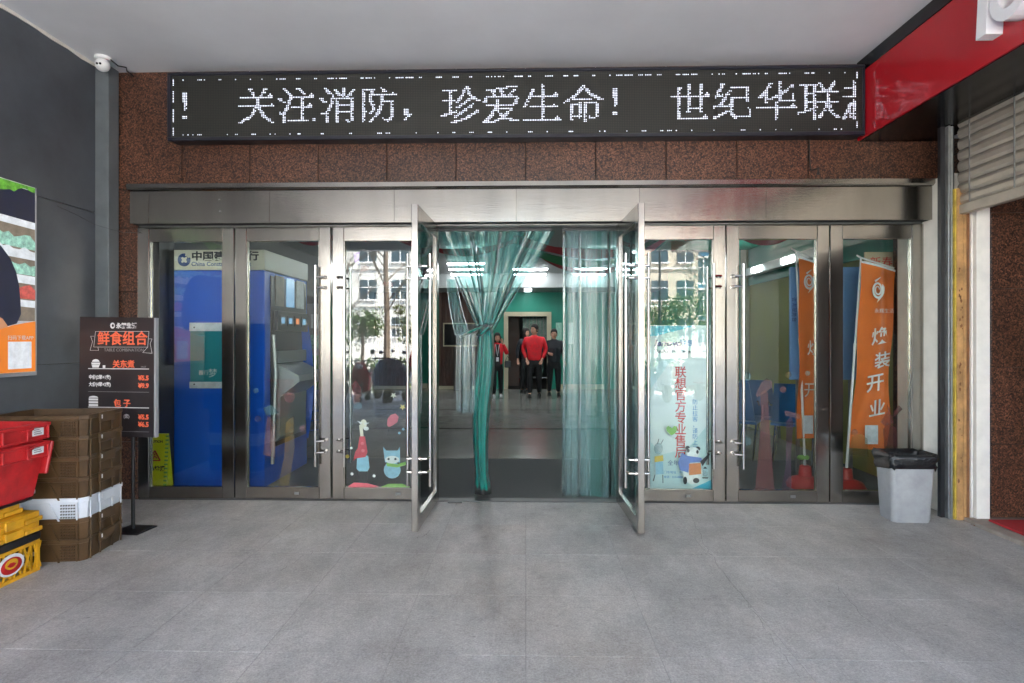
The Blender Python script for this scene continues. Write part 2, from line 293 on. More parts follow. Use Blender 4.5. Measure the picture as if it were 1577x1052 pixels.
# ---- porch floor with separate stone tiles
pf = MB().box(-14, 14, -2.7, 5.04, -.3, -.002).build('porch_floor', 'joint_light', kind='structure')
tile_me = {}
def tile_mesh(w, d):
    k = (round(w, 3), round(d, 3))
    if k not in tile_me: tile_me[k] = MB().box(-w / 2, w / 2, -d / 2, d / 2, -.02, 0, .0006).mesh('floor_tile', 'floor_stone')
    return tile_me[k]
ys = [4.95] + [4.35 - .6 * j for j in range(0, 12)]
for j in range(len(ys) - 1):
    for i in range(-7, 7):
        x0, x1, y1, y0 = .6 * i, .6 * i + .6, ys[j], ys[j + 1]
        if x0 < XL: x0 = XL
        if x0 > XR - .05: continue
        if x1 > XR: x1 = XR
        me = tile_mesh(x1 - x0 - .0024, y1 - y0 - .0024)
        if (i, j) in ((-1, 1),): me = me.copy(); me.materials[0] = MATS['floor_stone_brown']
        o = link('floor_tile', me, pf); o.location = ((x0 + x1) / 2, (y0 + y1) / 2, random.uniform(-.0004, .0002))
def fl(px, py):
    t = CAMZ * F / (py - 522); dx = (px - 788.5) / F; return (dx * math.cos(YAW) - math.sin(YAW)) * t, (dx * math.sin(YAW) + math.cos(YAW)) * t
def crack(pts, w, seed):
    rn = random.Random(seed); P = []
    for (a, b) in zip(pts[:-1], pts[1:]):
        p, q = fl(*a), fl(*b)
        for k in range(9): t = k / 9; P.append((p[0] + (q[0] - p[0]) * t + rn.uniform(-.012, .012), p[1] + (q[1] - p[1]) * t + rn.uniform(-.012, .012)))
    rows = [[(x - w * rn.uniform(.2, 1), y, .0012), (x + w * rn.uniform(.2, 1), y, .0012)] for x, y in P]
    MB().loft(rows, close=False).build('crack', 'crack_grey', pf)
crack([(1062, 790), (1088, 845), (1140, 915), (1190, 985), (1236, 1050)], .0011, 1); crack([(1290, 905), (1320, 940), (1400, 1010)], .0009, 2); crack([(640, 830), (655, 824), (662, 816)], .002, 3); crack([(1100, 855), (1085, 853), (1060, 856)], .002, 4); crack([(430, 880), (470, 855), (500, 846)], .0014, 5)
# ---- ceiling of the porch and the storeys above it
MB().box(-14, 14, -2.6, 5.1, ZC, ZC + .35).build('porch_ceiling', 'ceiling_paint', kind='structure')
ub = thing('upper_storeys', 'upper storeys of the shopping building above the entrance porch', 'building', (0, 6, ZC + .35))
MB().box(-14, 14, -2.6, 26, ZC + .352, 7.6).build('wall', 'upper_wall', ub, W=True)
MB().box(-14.2, 14.2, -2.85, -2.6, 3.4, ZC + .6).build('fascia_board', 'ceiling_paint', ub, W=True)
# ---- left side wall: dark grey panels with an edge trim
lw = thing('side_wall', 'dark grey panelled side wall left of the entrance', 'wall', (XL - .1, 1.2, 0))
MB().box(-14, XL - .02, -1.2, 5.3, 0, ZC).build('wall_core', 'black_metal', lw, W=True)
yy = [-1.2, 0, 1.2, 2.4, 3.6, 4.80]
for a, b in zip(yy[:-1], yy[1:]):
    for z0, z1 in ((.0, 1.22), (1.224, 2.50), (2.504, ZC)):
        MB().box(XL - .018, XL, a + .001, b - .001, z0 + .001, z1 - .001, .001).build('wall_panel', 'grey_panel', lw, W=True)
MB().box(XL - .02, ax(167, 4.802), 4.802, 4.93, 0, ZC - .002, .004).build('edge_trim', 'grey_trim', lw, W=True)
ct = MB(); rk = random.Random(8); rows = []
for k in range(40):
    y = 4.8 - k * .15; h_ = .018 + rk.uniform(0, .012); rows.append([(XL - .001, y, ZC - .001), (XL + .012, y, ZC - .001), (XL + .010, y, ZC - h_), (XL - .001, y, ZC - h_)])
ct.loft(rows).build('plaster_edge', 'plaster_white', lw, W=True)
# ---- granite facade over and beside the doors: one object for each slab
fw = thing('granite_facade', 'polished red brown granite facade above the glass entrance', 'wall', (0, 5.03, 0))
ZH = 2.78
xl0 = ax(167, YF); xr1 = ax(1452, YF)
MB().box(xl0 - .6, xr1 + .2, YF + .022, 5.3, ZH - .05, ZC).build('wall_core', 'joint_dark', fw, W=True)
MB().box(xl0 - .3, ax(210, YF), YF + .022, 5.3, 0, ZH - .05).build('wall_core', 'joint_dark', fw, W=True)
xs = [xl0 - .02]; x = ax(280, YF)
while x < xr1 + .1: xs.append(x); x += .607
xs.append(xr1 + .15)
for a, b in zip(xs[:-1], xs[1:]):
    MB().box(a + .0035, b - .0035, YF, YF + .02, ZH - .04, ZC - .002, .0015).build('granite_slab', 'red_granite', fw, W=True).location = (0, random.uniform(-.001, .001), 0)
for z0, z1 in ((0, .51), (.51, 1.1), (1.1, 1.84), (1.84, 2.40), (2.40, ZH - .042)):
    MB().box(xl0 - .02, ax(212, YF) - .002, YF, YF + .02, z0 + .002, z1 - .002, .0015).build('granite_slab', 'red_granite', fw, W=True)
# white plaster reveal right of the doors
MB().box(ax(1423, YF), ax(1475, YF), YF - .02, 5.3, 0, ZH - .03, .003).build('plaster_reveal', 'plaster_white', fw, W=True)
MB().box(ax(1424.5, 4.93), ax(1475, 4.93), 4.645, 4.928, 0, ZH - .03, .003).build('plaster_return', 'plaster_white', fw, W=True)

# ================================================================== ENTRANCE: header, fixed lights, doors
YD = 4.98
hd = thing('door_header', 'long brushed stainless steel header boxed out over the doors', 'header', (0, 4.9, 2.42))
sx_ = [ax(200, 4.84), ax(229, 4.84), ax(415, 4.84), ax(607, 4.84), ax(795, 4.84), ax(985, 4.84), ax(1180, 4.84), ax(1436, 4.84)]
zb, zt = 2.418, az(291, 4.84)
for k, (a, b) in enumerate(zip(sx_[:-1], sx_[1:])):
    o = MB().box(a + .0006, b - .0006, 4.84, 4.85, zb, zt, .0006).build('fascia_panel', 'steel', hd, W=True); o.location.y = random.uniform(-.0008, .0008)
MB().box(sx_[0], sx_[-1], 4.852, 4.948, zb + .002, zt).build('header_box', 'dark_gap', hd, W=True)
c = MB(); prof = [(4.84, zt + .002), (4.825, zt + .006), (4.805, zt + .02), (4.805, zt + .058), (4.945, zt + .062), (4.945, zt + .002)]
c.loft([[(x, y, z) for y, z in prof] for x in (ax(195, 4.81), ax(1440, 4.81))]).build('cornice', 'steel', hd, W=True)
for px in (338, 339):
    z = 2.62 if px == 338 else 2.52
    MB().tube([(ax(px, 4.84), 4.842, z), (ax(px, 4.84), 4.834, z)], .008).build('bolt', 'steel_bar', hd, W=True)

HT = 2.405
def leaf(name, label, w, loc, rz, hx=None, st=.1, arms=1, group=None, lock=True, inner=True):
    t = thing(name, label, 'door' if hx is not None else 'window', loc, rz, group)
    th = .024
    for a, b in ((0, st), (w - st, w)): MB().box(a, b, -th, th, .012, HT, .003).build('stile', 'steel_v', t)
    MB().box(st + .0008, w - st - .0008, -th + .001, th - .001, HT - .125, HT - .001, .003).build('top_rail', 'steel', t)
    MB().box(st + .0008, w - st - .0008, -th + .001, th - .001, .013, .115, .003).build('bottom_rail', 'steel', t)
    g = MB().box(st - .008, w - st + .008, -.005, .005, .107, HT - .117).build('glass_pane', 'glass', t)
    bd = MB()
    for s in (-1, 1):
        for a in (st, w - st - .008): bd.box(a, a + .008, s * .017 - .004, s * .017 + .004, .116, HT - .126)
    bd.build('glazing_bead', 'steel_v', t)
    if hx is not None:
        bx = hx + arms * .068
        for s in ((-1, 1) if inner else (-1,)):
            h = MB().tube([(bx, s * .085, .31), (bx, s * .085, 2.06)], .013, 12).build('handle', 'steel_bar', t, smooth=True)
            for z in (1.96, 1.87, .53, .43):
                MB().tube([(hx, s * th, z), (hx, s * .07, z), (bx, s * .085, z)], .0085, 8).build('handle_bracket', 'steel_bar', h, smooth=True)
                MB().lathe([(.017, 0), (.017, .008), (.008, .014)], n=12).build('bolt_cap', 'steel_bar', h).matrix_local = Matrix.Translation((hx, s * th, z)) @ Matrix.Rotation(R(90) * (1 if s < 0 else -1), 4, 'X')
        if lock: MB().box(w * .62, w * .62 + .045, -th - .004, -th, .05, .075, .002).build('floor_lock', 'galvanised', t)
    return t
def lx(a): return ax(a, YD - .024)
leaf('fixed_window', 'leftmost narrow steel framed glass light in front of blue cash machine', lx(360) - lx(212), (lx(212), YD, 0), 0)
leaf('glass_door', 'closed steel framed glass door second from the left, handle on its right', lx(509) - lx(362), (lx(362), YD, 0), 0, hx=lx(509) - lx(362) - .045, arms=-1)
leaf('glass_door', 'closed glass door with giraffe and cat stickers, left of the open leaf', lx(669) - lx(512), (lx(512), YD, 0), 0, hx=.055, arms=1)
leaf('glass_door', 'closed glass door with the tall pale banner behind it', lx(1117) - lx(957), (lx(957), YD, 0), 0, hx=lx(1117) - lx(957) - .05, arms=-1)
leaf('glass_door', 'closed glass door with blue chairs behind it, handle on its left', lx(1277) - lx(1119), (lx(1119), YD, 0), 0, hx=.055, arms=1)
leaf('fixed_window', 'rightmost steel framed glass light behind the grey bin', lx(1423) - lx(1279), (lx(1279), YD, 0), 0)
leaf('glass_door', 'open glass door leaf swung outward on the left of the entrance', .82, (lx(672), YD - .03, 0), R(-92), hx=.75, st=.09, arms=-1, lock=False)
leaf('glass_door', 'open glass door leaf swung outward on the right of the entrance', .82, (lx(953), YD - .03, 0), R(-88), hx=.75, st=.09, arms=-1, lock=False)
# threshold strip, closer plate
MB().box(lx(213), lx(1422), 4.955, 5.05, -.003, .006, .002).build('door_sill', 'sill_grey', label='flat metal sill strip under the row of doors', cat='sill')
MB().box(ax(690, 4.93), ax(712, 4.93), 4.895, 4.95, .002, .007, .002).build('floor_plate', 'black_metal', label='small dark floor spring cover at the foot of the opening', cat='floor plate')
jm = thing('door_transom', 'dark steel transom above the doors behind the header', 'transom', (0, 5, HT))
MB().box(sx_[0], sx_[-1], 4.96, 5.06, HT + .006, ZH - .06).build('beam', 'galvanised', jm, W=True)
MB().box(sx_[0] - .5, sx_[-1] + .3, 5.062, 5.09, HT + .006, ZC).build('back_board', 'hall_grey', jm, W=True)

# ================================================================== LED SIGN
YS = 4.80; LED = 2.6 / F * YS
xs0, xs1 = ax(257, YS), 2.822; zs0, zs1 = az(212, YS), az(105, YS)
sg = thing('led_sign', 'long black scrolling LED sign with white Chinese text over entrance', 'sign', (0, 4.9, zs0))
MB().box(xs0 + .01, xs1 - .01, YS + .03, YF - .003, zs0 + .01, zs1 - .01).build('housing', 'black_metal', sg, W=True)
fr = .032
lf = MB().box(xs0 + fr, xs1 - fr * .6, YS + .012, YS + .028, zs0 + fr, zs1 - fr * .8).build('display', 'led_face', sg, W=True)
MB().box(xs0, xs1, YS, YS + .03, zs0, zs0 + fr, .004).build('frame', 'led_frame', sg, W=True)
MB().box(xs0, xs1, YS, YS + .03, zs1 - fr * .8, zs1, .004).build('frame', 'led_frame', sg, W=True)
MB().box(xs0, xs0 + fr, YS + .001, YS + .03, zs0 + fr, zs1 - fr * .8, .003).build('frame', 'led_frame', sg, W=True)
MB().box(xs1 - fr * .6, xs1, YS + .001, YS + .03, zs0 + fr, zs1 - fr * .8, .003).build('frame', 'led_frame', sg, W=True)
m = MATS['led_face']; n = m.node_tree.nodes; L = m.node_tree.links; g = n.new('ShaderNodeNewGeometry'); sp = n.new('ShaderNodeSeparateXYZ'); L.new(g.outputs['Position'], sp.inputs[0])
def stripes(axis, period, duty):
    a = n.new('ShaderNodeMath'); a.operation = 'DIVIDE'; a.inputs[1].default_value = period; L.new(sp.outputs[axis], a.inputs[0])
    b = n.new('ShaderNodeMath'); b.operation = 'FRACT'; L.new(a.outputs[0], b.inputs[0])
    c_ = n.new('ShaderNodeMath'); c_.operation = 'GREATER_THAN'; c_.inputs[1].default_value = duty; L.new(b.outputs[0], c_.inputs[0]); return c_.outputs[0]
def mmul(a, b_):
    q = n.new('ShaderNodeMath'); q.operation = 'MULTIPLY'; L.new(a, q.inputs[0]); L.new(b_, q.inputs[1]); return q.outputs[0]
dots = mmul(stripes('X', LED, .38), stripes('Z', LED, .38)); mods = mmul(stripes('X', LED * 16, .03), stripes('Z', LED * 8, .05))
mx = n.new('ShaderNodeMix'); mx.data_type = 'RGBA'; L.new(mmul(dots, mods), mx.inputs[0]); mx.inputs[6].default_value = (.006, .006, .006, 1); mx.inputs[7].default_value = (.022, .022, .014, 1)
L.new(mx.outputs[2], n['Principled BSDF'].inputs['Base Color'])
GL = {
 '关': 'd6,.5 9,4.5|d16,.5 13,5|h1.5,6 20,6|t20,5.5|h0,11.5 21,11.5|t21,11|d10.5,6 10.5,11 7,17 0,21.5|d11.5,11.5 15,17.5 20,21',
 '注': 'd3,1 6,4|d0,6.5 3.5,9.5|d7.5,5 5,12 3,16 3,21|h1,15.5 3,16.5|d11.5,.5 15,4|h8,6 21,6|t21,5.5|v14,6 14,20|h8,12 20,12|t20,11.5|h6,20 18,20|v20.5,19 20.5,20',
 '消': 'd4,1 6.5,4|d1.5,7 4,9.5|d9,5.5 7,12 5,15 4.5,21|h2,16 4,16|d10,2 12.5,5|v15.5,.5 15.5,6|d21,2 17.5,6|v10.5,7 10.5,21|h10.5,7.5 20,7.5|h11,11 20,11|h11,14.5 20,14.5|v20,6.5 20,20|h16.5,20 19.5,21',
 '防': 'v3.5,2 3.5,21|h3.5,2 9,2|d9,2 6.5,7 8.5,11 9,14 7,16|h3.5,15 5.5,15|d14,1 16,3.5|h9,5.5 23,5.5|t22,5|d14,5.5 13.5,12 11,17 6.5,21.5|h14,9.5 20,9.5|v20,9 19.5,19|d15,19 18,21 19.5,19',
 '，': 'b4,14 6,17|d7,17 4,20',
 '珍': 'h.5,2.5 9,2.5|v5,2.5 5,17|h.5,8.5 8,8.5|d0,18 4,17|h4,17 9,15.5|d15,.5 12,6 9,10|d15,1 17,6 22,9.5|d16.5,8 9.5,13.5|d18.5,11.5 8,18.5|d21.5,15 14,20 6,22',
 '爱': 'h2.5,3 12,2 16,1|d16,1 19,1|d5,3 6.5,6.5|d10,3 11.5,6|d18,3 14.5,7|h2,7.5 20,7.5|d2,6.5 .5,10|d20,7 18.5,11|h1.5,12 18.5,12|d8,9 7.5,13 4,18.5 .5,22|h8,14 17,14|d17,14 12,18.5 7,21.5|h7,21.5 3,22|d8,15 12,19.5 20.5,21.5',
 '生': 'd5.5,2.5 3,8 0,13|h5,6.5 20,6.5|t20,6|v11,0 11,20|h3.5,13.5 19.5,13.5|t19,13|h0,20.5 21.5,20.5|t21,20',
 '命': 'd11.5,.5 7,6 0,11|d12,2 15,6 22,9.5|h5,8.5 16,8.5|v3.5,12 3.5,21|h3.5,12 9.5,12|v9,11.5 9,20|h3.5,18.5 9,18.5|v12.5,11.5 12.5,22|h12.5,11.5 19,11.5|v19,11 19,19|d15,19.5 18,20',
 '！': 'b1,3 3,8|v2,9 2,13|b1,17 3,18',
 '世': 'h0,8 22,8|t22,7.5|v4.5,2.5 4,21|v10,.5 9.5,17|v17,.5 16.5,17|h10,15.5 16,15.5|h4,21 21.5,21|t21,20.5',
 '纪': 'd5,.5 1,8|h1,8.5 5,7.5|d9,5 3,13.5|h0,14.5 9,13.5|d0,20.5 4,19|h4,19 9,16.5|h10.5,2.5 20,2.5|v19,2.5 19,11|h11,9.5 18,9.5|v10.5,9.5 10.5,19 12,20.5|b13,20 21,20.6|h20.5,15.5 21,20',
 '华': 'd8,.5 5,5 1,9.5|v5.5,5 5.5,12|v12.5,0 12.5,10|d20.5,2 14,7 7.5,10|h12.5,10.5 22,10.5|h14,11 22,11|h21.5,6.5 21.5,10|h0,15 23,15|t22,14.5|v11,12 11,22',
 '联': 'h1,2 11,2|v4,2 4,17|v8.5,2 8.5,22|h4,7 8,7|h4,12 8,12|d0,18.5 4,17.5|h4,17.5 11,15|d12,1 14.5,5|d21,0 17.5,5|h10.5,6 22.5,6|h5,12 23,12|v16.5,6 16.5,12 15,17 12,20.5|d17,13 19,18 23,21.5',
 '恭': 'h1,4 7,4|v6,0 6,8|h0,9 7,9|d4,13 0,22|v6,11 6,22|d3,15 4,21'}
lit = set()
def plot(cx, cy, w, h):
    for a in range(w):
        for b in range(h): lit.add((int(round(cx)) + a, int(round(cy)) + b))
def draw(ch, px):
    ox = round((px - 257) / 2.6); oy = 9
    for st_ in GL[ch].split('|'):
        k = st_[0]; pts = [tuple(float(q) for q in p.split(',')) for p in st_[1:].split()]
        if k == 't': x, y = pts[0]; plot(ox + x - 2, oy + y - .4, 3, 1); plot(ox + x - 1, oy + y - 1.4, 1, 1); continue
        if k == 'b':
            (x0, y0), (x1, y1) = pts; plot(ox + x0, oy + y0, int(x1 - x0) + 1, int(y1 - y0) + 1); continue
        for (x0, y0), (x1, y1) in zip(pts[:-1], pts[1:]):
            nst = int(max(abs(x1 - x0), abs(y1 - y0)) * 2) + 1
            for i in range(nst + 1):
                x, y = x0 + (x1 - x0) * i / nst, y0 + (y1 - y0) * i / nst
                if k == 'h': plot(ox + x, oy + y, 1, 1)
                else: plot(ox + x, oy + y, 1 if (int(round(y)) * 7 + int(px)) % 9 in (0, 4) else 2, 1)
for ch, px in zip('！关注消防，珍爱生命！世纪华联恭', (278, 368, 430.7, 493, 555.6, 618, 685, 752, 814.5, 877, 948, 1040, 1105.7, 1169, 1233, 1300)): draw(ch, px)
rnd = random.Random(3); ncol = int((xs1 - xs0) / LED); x = 9
for row in (4, 37):
    x = 9
    while x < ncol - 5:
        run = rnd.choice((1, 1, 1, 2, 3, 4, 5) if row == 4 else (1, 1, 1, 2, 3)); 
        for k in range(run): lit.add((x + k, row))
        x += run + rnd.choice((1, 1, 3, 6, 8) if row == 4 else (2, 4, 8, 12, 15))
for a, b in ((4, 7), (11, 17), (22, 29), (33, 37)):
    for r in range(a, b + 1): lit.add((3, r)); 
for r in (4, 5, 6, 7, 33, 34, 35, 36): lit.add((ncol - 4, r))
lm = MB()
for cx, cy in lit:
    x = xs0 + (cx + .5) * LED; z = zs1 - (cy + .5) * LED
    if x > xs1 - fr * .6 - LED * .5: continue
    e = LED * (.27 + .09 * random.random()); q = e * .5; y = YS + .009
    lm.add([(x - e, y, z - q), (x - q, y, z - e), (x + q, y, z - e), (x + e, y, z - q), (x + e, y, z + q), (x + q, y, z + e), (x - q, y, z + e), (x - e, y, z + q)], [tuple(range(8))])
lm.build('lit_diodes', 'led_on', lf, W=True, kind='stuff')
# cable drop from the sign
MB().tube([(ax(1259, YS), 4.94, zs0 + .05), (ax(1259, YS), 4.935, 2.95), (ax(1260, YS), 4.92, 2.86), (ax(1260, YS), 4.80, 2.84), (ax(1260, YS), 4.797, 2.79)], [.006] * 3 + [.006, .012], 6).build('cable', 'cable_black', label='thin black cable hanging from the LED sign to the header', cat='cable')

# ================================================================== RIGHT SHOP FRONT: sign box, shutter, posts
sb = thing('shop_sign_box', 'glossy red shop sign box with black trim on the right wall', 'sign', (3.1, 1.2, 3.1))
XF = 2.83; y0_, y1_ = -1.2, 4.93
MB().box(XF + .02, 3.55, y0_, y1_, 3.115, ZC - .002).build('box_body', 'black_metal', sb, W=True)
MB().box(XF, XF + .018, y0_, y1_, 3.11, 3.668, .002).build('front_panel', 'red_face', sb, W=True)
MB().box(XF - .004, XF + .018, y0_, y1_, 3.67, ZC - .003, .002).build('top_trim', 'black_gloss', sb, W=True)
MB().box(XF + .019, 3.55, y0_, y1_, 3.105, 3.113).build('underside', 'black_gloss', sb, W=True)
lt = Matrix.Translation((XF - .001, 3.52, 0)) @ Matrix.Rotation(R(-90), 4, 'Z')
mb = MB(lt); mb.prism([(0, 3.23), (.075, 3.23), (.1, 3.62), (.025, 3.62)], -.1, 0); mb.build('letter', 'white_acrylic', sb, W=True)
mb = MB(lt); n_ = 28; ro, ri = circ(.23, 3.385, .13, .15, n_), circ(.23, 3.385, .07, .085, n_)
for k in range(n_):
    k2 = (k + 1) % n_; mb.prism([ro[k], ro[k2], ri[k2], ri[k]], -.1, 0)
mb.build('letter', 'white_acrylic', sb, W=True)
mb = MB(lt); mb.prism([(.42, 3.23), (.495, 3.23), (.52, 3.54), (.445, 3.54)], -.1, 0); mb.build('letter', 'white_acrylic', sb, W=True)

sh = thing('roller_shutter', 'half raised grey roller shutter hanging under the red sign box', 'shutter', (XR, 3, 2.4))
zb_ = 2.47; ysh0, ysh1 = 1.9, 4.56
MB().box(XR - .03, XR + .03, ysh0, ysh1, zb_ - .075, zb_, .006).build('bottom_rail', 'shutter', sh, W=True)
z = zb_ + .003
while z < 3.1:
    prof = [(XR - .012, z), (XR - .024, z + .02), (XR - .026, z + .055), (XR - .012, z + .082), (XR + .004, z + .082), (XR + .004, z)]
    MB().loft([[(x, y, zz) for x, zz in prof] for y in (ysh0, ysh1)]).build('slat', 'shutter', sh, W=True); z += .0865
for y in (3.15, 4.03, 4.43): MB().box(XR - .034, XR - .0265, y, y + .006, zb_, 3.1).build('tie_strip', 'galvanised', sh, W=True)
gp = thing('shutter_guide', 'worn yellow and black shutter guide posts beside the white reveal', 'post', (XR + .05, 4.6, 0))
def post(name, p0, p1, Y, m, z1=3.1, d=.1): 
    return MB().box(ax(p0, Y), ax(p1, Y), Y, Y + d, 0, z1, .003).build(name, m, gp, W=True)
post('black_channel', 1449, 1460.5, 4.60, 'black_metal', 3.12, .04); post('steel_channel', 1461, 1464.5, 4.56, 'galvanised', 3.1); post('steel_channel', 1465.5, 1468.5, 4.57, 'galvanised'); post('channel_slot', 1464.5, 1470, 4.585, 'black_metal')
post('yellow_edge', 1471, 1474, 4.545, 'yellow_paint', 2.6); post('yellow_angle', 1474.3, 1484, 4.535, 'yellow_rust', 2.6); post('orange_angle', 1484.2, 1489, 4.55, 'yellow_rust', 2.6); post('rusty_angle', 1489.2, 1496, 4.56, 'rust_brown', 2.6)
post('white_bead', 1496.3, 1499, 4.54, 'plaster_white', 2.6); post('dark_slot', 1499, 1504, 4.57, 'black_metal', 2.6); post('white_post', 1504, 1525, 4.50, 'plaster_white', 2.6)
rb = random.Random(5)
for k in range(26):
    q = ax(1474.8 + rb.uniform(1, 8), 4.535); z = rb.uniform(.9, 2.0) if k < 20 else rb.uniform(.2, .9); s = rb.uniform(.003, .009)
    MB().prism([(q + s * rb.uniform(.5, 1.4) * math.cos(a), z + s * rb.uniform(.8, 3) * math.sin(a)) for a in (0, .9, 1.8, 2.8, 3.8, 4.9, 5.6)], 4.5335, 4.536).build('chipped_paint', 'rust_brown', gp, W=True)
for k in range(7):
    q = (rb.uniform(3.36, 3.6), rb.uniform(4.32, 4.5)); s = rb.uniform(.012, .04)
    MB().box(q[0], q[0] + s * 2, q[1], q[1] + s, 0, s * .5, .004).build('mortar_lump', 'rust_brown', gp, W=True)
sw = thing('shop_wall', 'brown granite wall inside the right hand shop behind the shutter', 'wall', (4.6, 4.6, 0))
MB().box(3.66, 9, 4.54, 4.9, 0, 3.1).build('wall_core', 'joint_dark', sw, W=True)
xx = [ax(1525, 4.52) + .004, 4.25, 4.85, 5.45, 6.05, 6.65, 7.25]
for a, b in zip(xx[:-1], xx[1:]):
    for z0, z1 in ((.03, .60), (.60, 1.2), (1.2, 1.81), (1.81, 2.40), (2.40, 3.0)): MB().box(a + .002, b - .002, 4.515, 4.538, z0 + .002, z1 - .002, .0015).build('granite_slab', 'red_granite', sw, W=True)
rs_ = thing('shop_shell', 'dark empty room of the right hand shop', 'building', (5.5, 1, 0))
MB().box(3.55, 14, -1.2, 1.88, 0, ZC).build('front_wall', 'upper_wall', rs_, W=True)
MB().box(9, 9.1, 1.9, 4.9, 0, 3.2).build('back_wall', 'plaster_white', rs_, W=True); MB().box(3.56, 9, 1.9, 4.9, 3.115, 3.2).build('ceiling_slab', 'ceiling_paint', rs_, W=True)
MB().box(XR + .005, 9, 1.9, 4.53, -.01, .025).build('shop_floor', 'threshold', kind='structure')
MB().box(XR - .02, XR + .09, 1.9, 4.44, -.01, .03, .006).build('threshold', 'threshold', label='worn beige stone threshold of the right hand shop', cat='threshold')
cp = MB(); rows = []
for i in range(14):
    y = 2.2 + i * (4.43 - 2.2) / 13; rows.append([(XR + .10 + .01 * math.sin(i * 2.1), y, .031), (XR + .11 + .01 * math.sin(i * 2.1), y, .041), (5.2, y, .041), (5.2, y, .031)])
cp.loft(rows).build('carpet', 'carpet_red', label='red carpet on the floor inside the right hand shop', cat='carpet')

# ================================================================== HALL BEHIND THE DOORS
YB = 16.1; HX0, HX1, HZ = -4.3, 3.62, 3.1
hf = MB().box(HX0, HX1 + .2, 5.05, 21, -.2, -.012).build('hall_floor', 'joint_dark', kind='structure')
MB().box(HX0, HX1, 5.052, 6.74, -.01, -.001).build('entrance_mat', 'entrance_mat', label='dark entrance matting just inside the doors', cat='mat')
yb = 6.76; bands = {3: 1, 6: 1, 9: 1}
hy = [6.76, 7.49, 8.22, 8.93, 9.05, 9.85, 10.6, 11.33, 11.45, 12.2, 12.95, 13.55, 13.66, 14.4, 15.2, 16.08]
for j, (a, b) in enumerate(zip(hy[:-1], hy[1:])):
    dark = b - a < .2
    for i in range(10):
        x0, x1 = HX0 + i * .792, HX0 + (i + 1) * .792
        MB().box(x0 + .001, x1 - .001, a + .001, b - .001, -.011, 0).build('hall_tile', 'hall_tile_dark' if dark else 'hall_tile', hf)
MB().box(HX0 - .3, HX1 + .3, 5.1, 21, HZ, HZ + .3).build('hall_ceiling', 'hall_ceiling', kind='structure')
MB().box(HX0, HX1, 14.6, YB, 2.74, HZ).build('ceiling_bulkhead', 'hall_ceiling', kind='structure')
MB().box(HX0 - .1, HX0, 5.1, 21, 0, HZ).build('hall_left_wall', 'hall_grey', kind='structure')
d0, d1, dz = ax(776, YB), ax(849, YB), az(487, YB)
bw = MB(); bw.box(d1, HX1, YB, YB + .15, 0, HZ); bw.box(d0, d1, YB, YB + .15, dz, HZ); bw.box(-.92, d0, YB, YB + .15, 0, HZ)
bw.build('hall_back_wall', 'hall_green', kind='structure')
wp = thing('wood_wall', 'dark brown timber boarded wall at the back left of the hall', 'wall', (-2.6, YB - .1, 0))
x = HX0
while x < -.95: MB().box(x + .002, x + .118, YB - .06, YB - .03, .02, 2.74, .004).build('wood_board', 'hall_wood', wp, W=True); x += .12
MB().box(HX0, -.92, YB - .03, YB + .1, 0, 2.74).build('wall_core', 'joint_dark', wp, W=True)
MB().box(HX0, -.92, YB - .08, YB - .062, 0, .09).build('skirting_board', 'hall_cream', wp, W=True)
MB().box(d1 + .13, 2.2, YB - .02, YB, 0, .14).build('skirting_board', 'hall_cream', label='pale skirting at the foot of the green back wall', cat='skirting')
df = thing('door_frame', 'cream framed doorway in the green wall behind the people', 'doorway', (0, YB, 0))
for a, b in ((d0, d0 + .12), (d1 - .12, d1)): MB().box(a, b, YB - .04, YB + .16, 0, dz).build('jamb', 'hall_cream', df, W=True)
MB().box(d0, d1, YB - .045, YB + .165, dz, dz + .12).build('lintel', 'hall_cream', df, W=True)
# room beyond the doorway
br = MB(); br.box(-3, 3, 20.9, 21, 0, HZ); br.box(-3, -2.9, 16.3, 20.9, 0, HZ); br.box(2.9, 3, 16.3, 20.9, 0, HZ); br.build('far_room_wall', 'hall_grey', kind='structure')
MB().box(-.62, -.2, 17.2, 17.25, 0, 2.1).build('wood_door', 'hall_wood', label='dark wooden panel standing inside the far doorway', cat='panel')
for k, (m_, x) in enumerate((('film_red', -.1), ('base_red', .05))): pass
fc = thing('far_strip_curtain', 'short row of plastic strips hanging in the far doorway', 'curtain', (.2, 17.6, 2))
for k in range(7): MB().box(-.1 + k * .11, -.1 + k * .11 + .09, 17.6, 17.606, .4 if k % 3 else .9, 2.3).build('strip', 'pvc_teal', fc, W=True)
# framed dark picture on the wood wall
tv = thing('framed_panel', 'black panel in a thin gold frame on the timber wall', 'picture', (ax(712, 15.9), 15.95, az(530, 15.9)))
a, b, c_, d_ = ax(684, 15.98), ax(740, 15.98), az(532, 15.98), az(499, 15.98)
MB().box(a, b, 15.99, 16.03, c_, d_).build('panel', 'black_gloss', tv, W=True)
for x0, x1, z0, z1 in ((a - .03, a, c_ - .03, d_ + .03), (b, b + .03, c_ - .03, d_ + .03), (a, b, c_ - .03, c_), (a, b, d_, d_ + .03)): MB().box(x0, x1, 15.97, 16.03, z0, z1).build('frame', 'hall_cream', tv, W=True)
for px, lab in ((856, 'pale green notice panel on the green wall beside the cream doorway'), (874, 'pale green notice panel on the green wall near the right curtain')):
    MB().box(ax(px, YB), ax(px + 9, YB), YB - .012, YB, az(530, YB), az(497, YB), .002).build('notice_panel', 'poster_pale', label=lab, cat='notice', group='notices on the green wall')
MB().box(ax(700, 15.7), ax(726, 15.7), 15.5, 15.9, 0, az(534, 15.7), .01).build('dark_cabinet', 'stone_dark', label='dark cabinet below the framed panel at the timber wall', cat='cabinet')
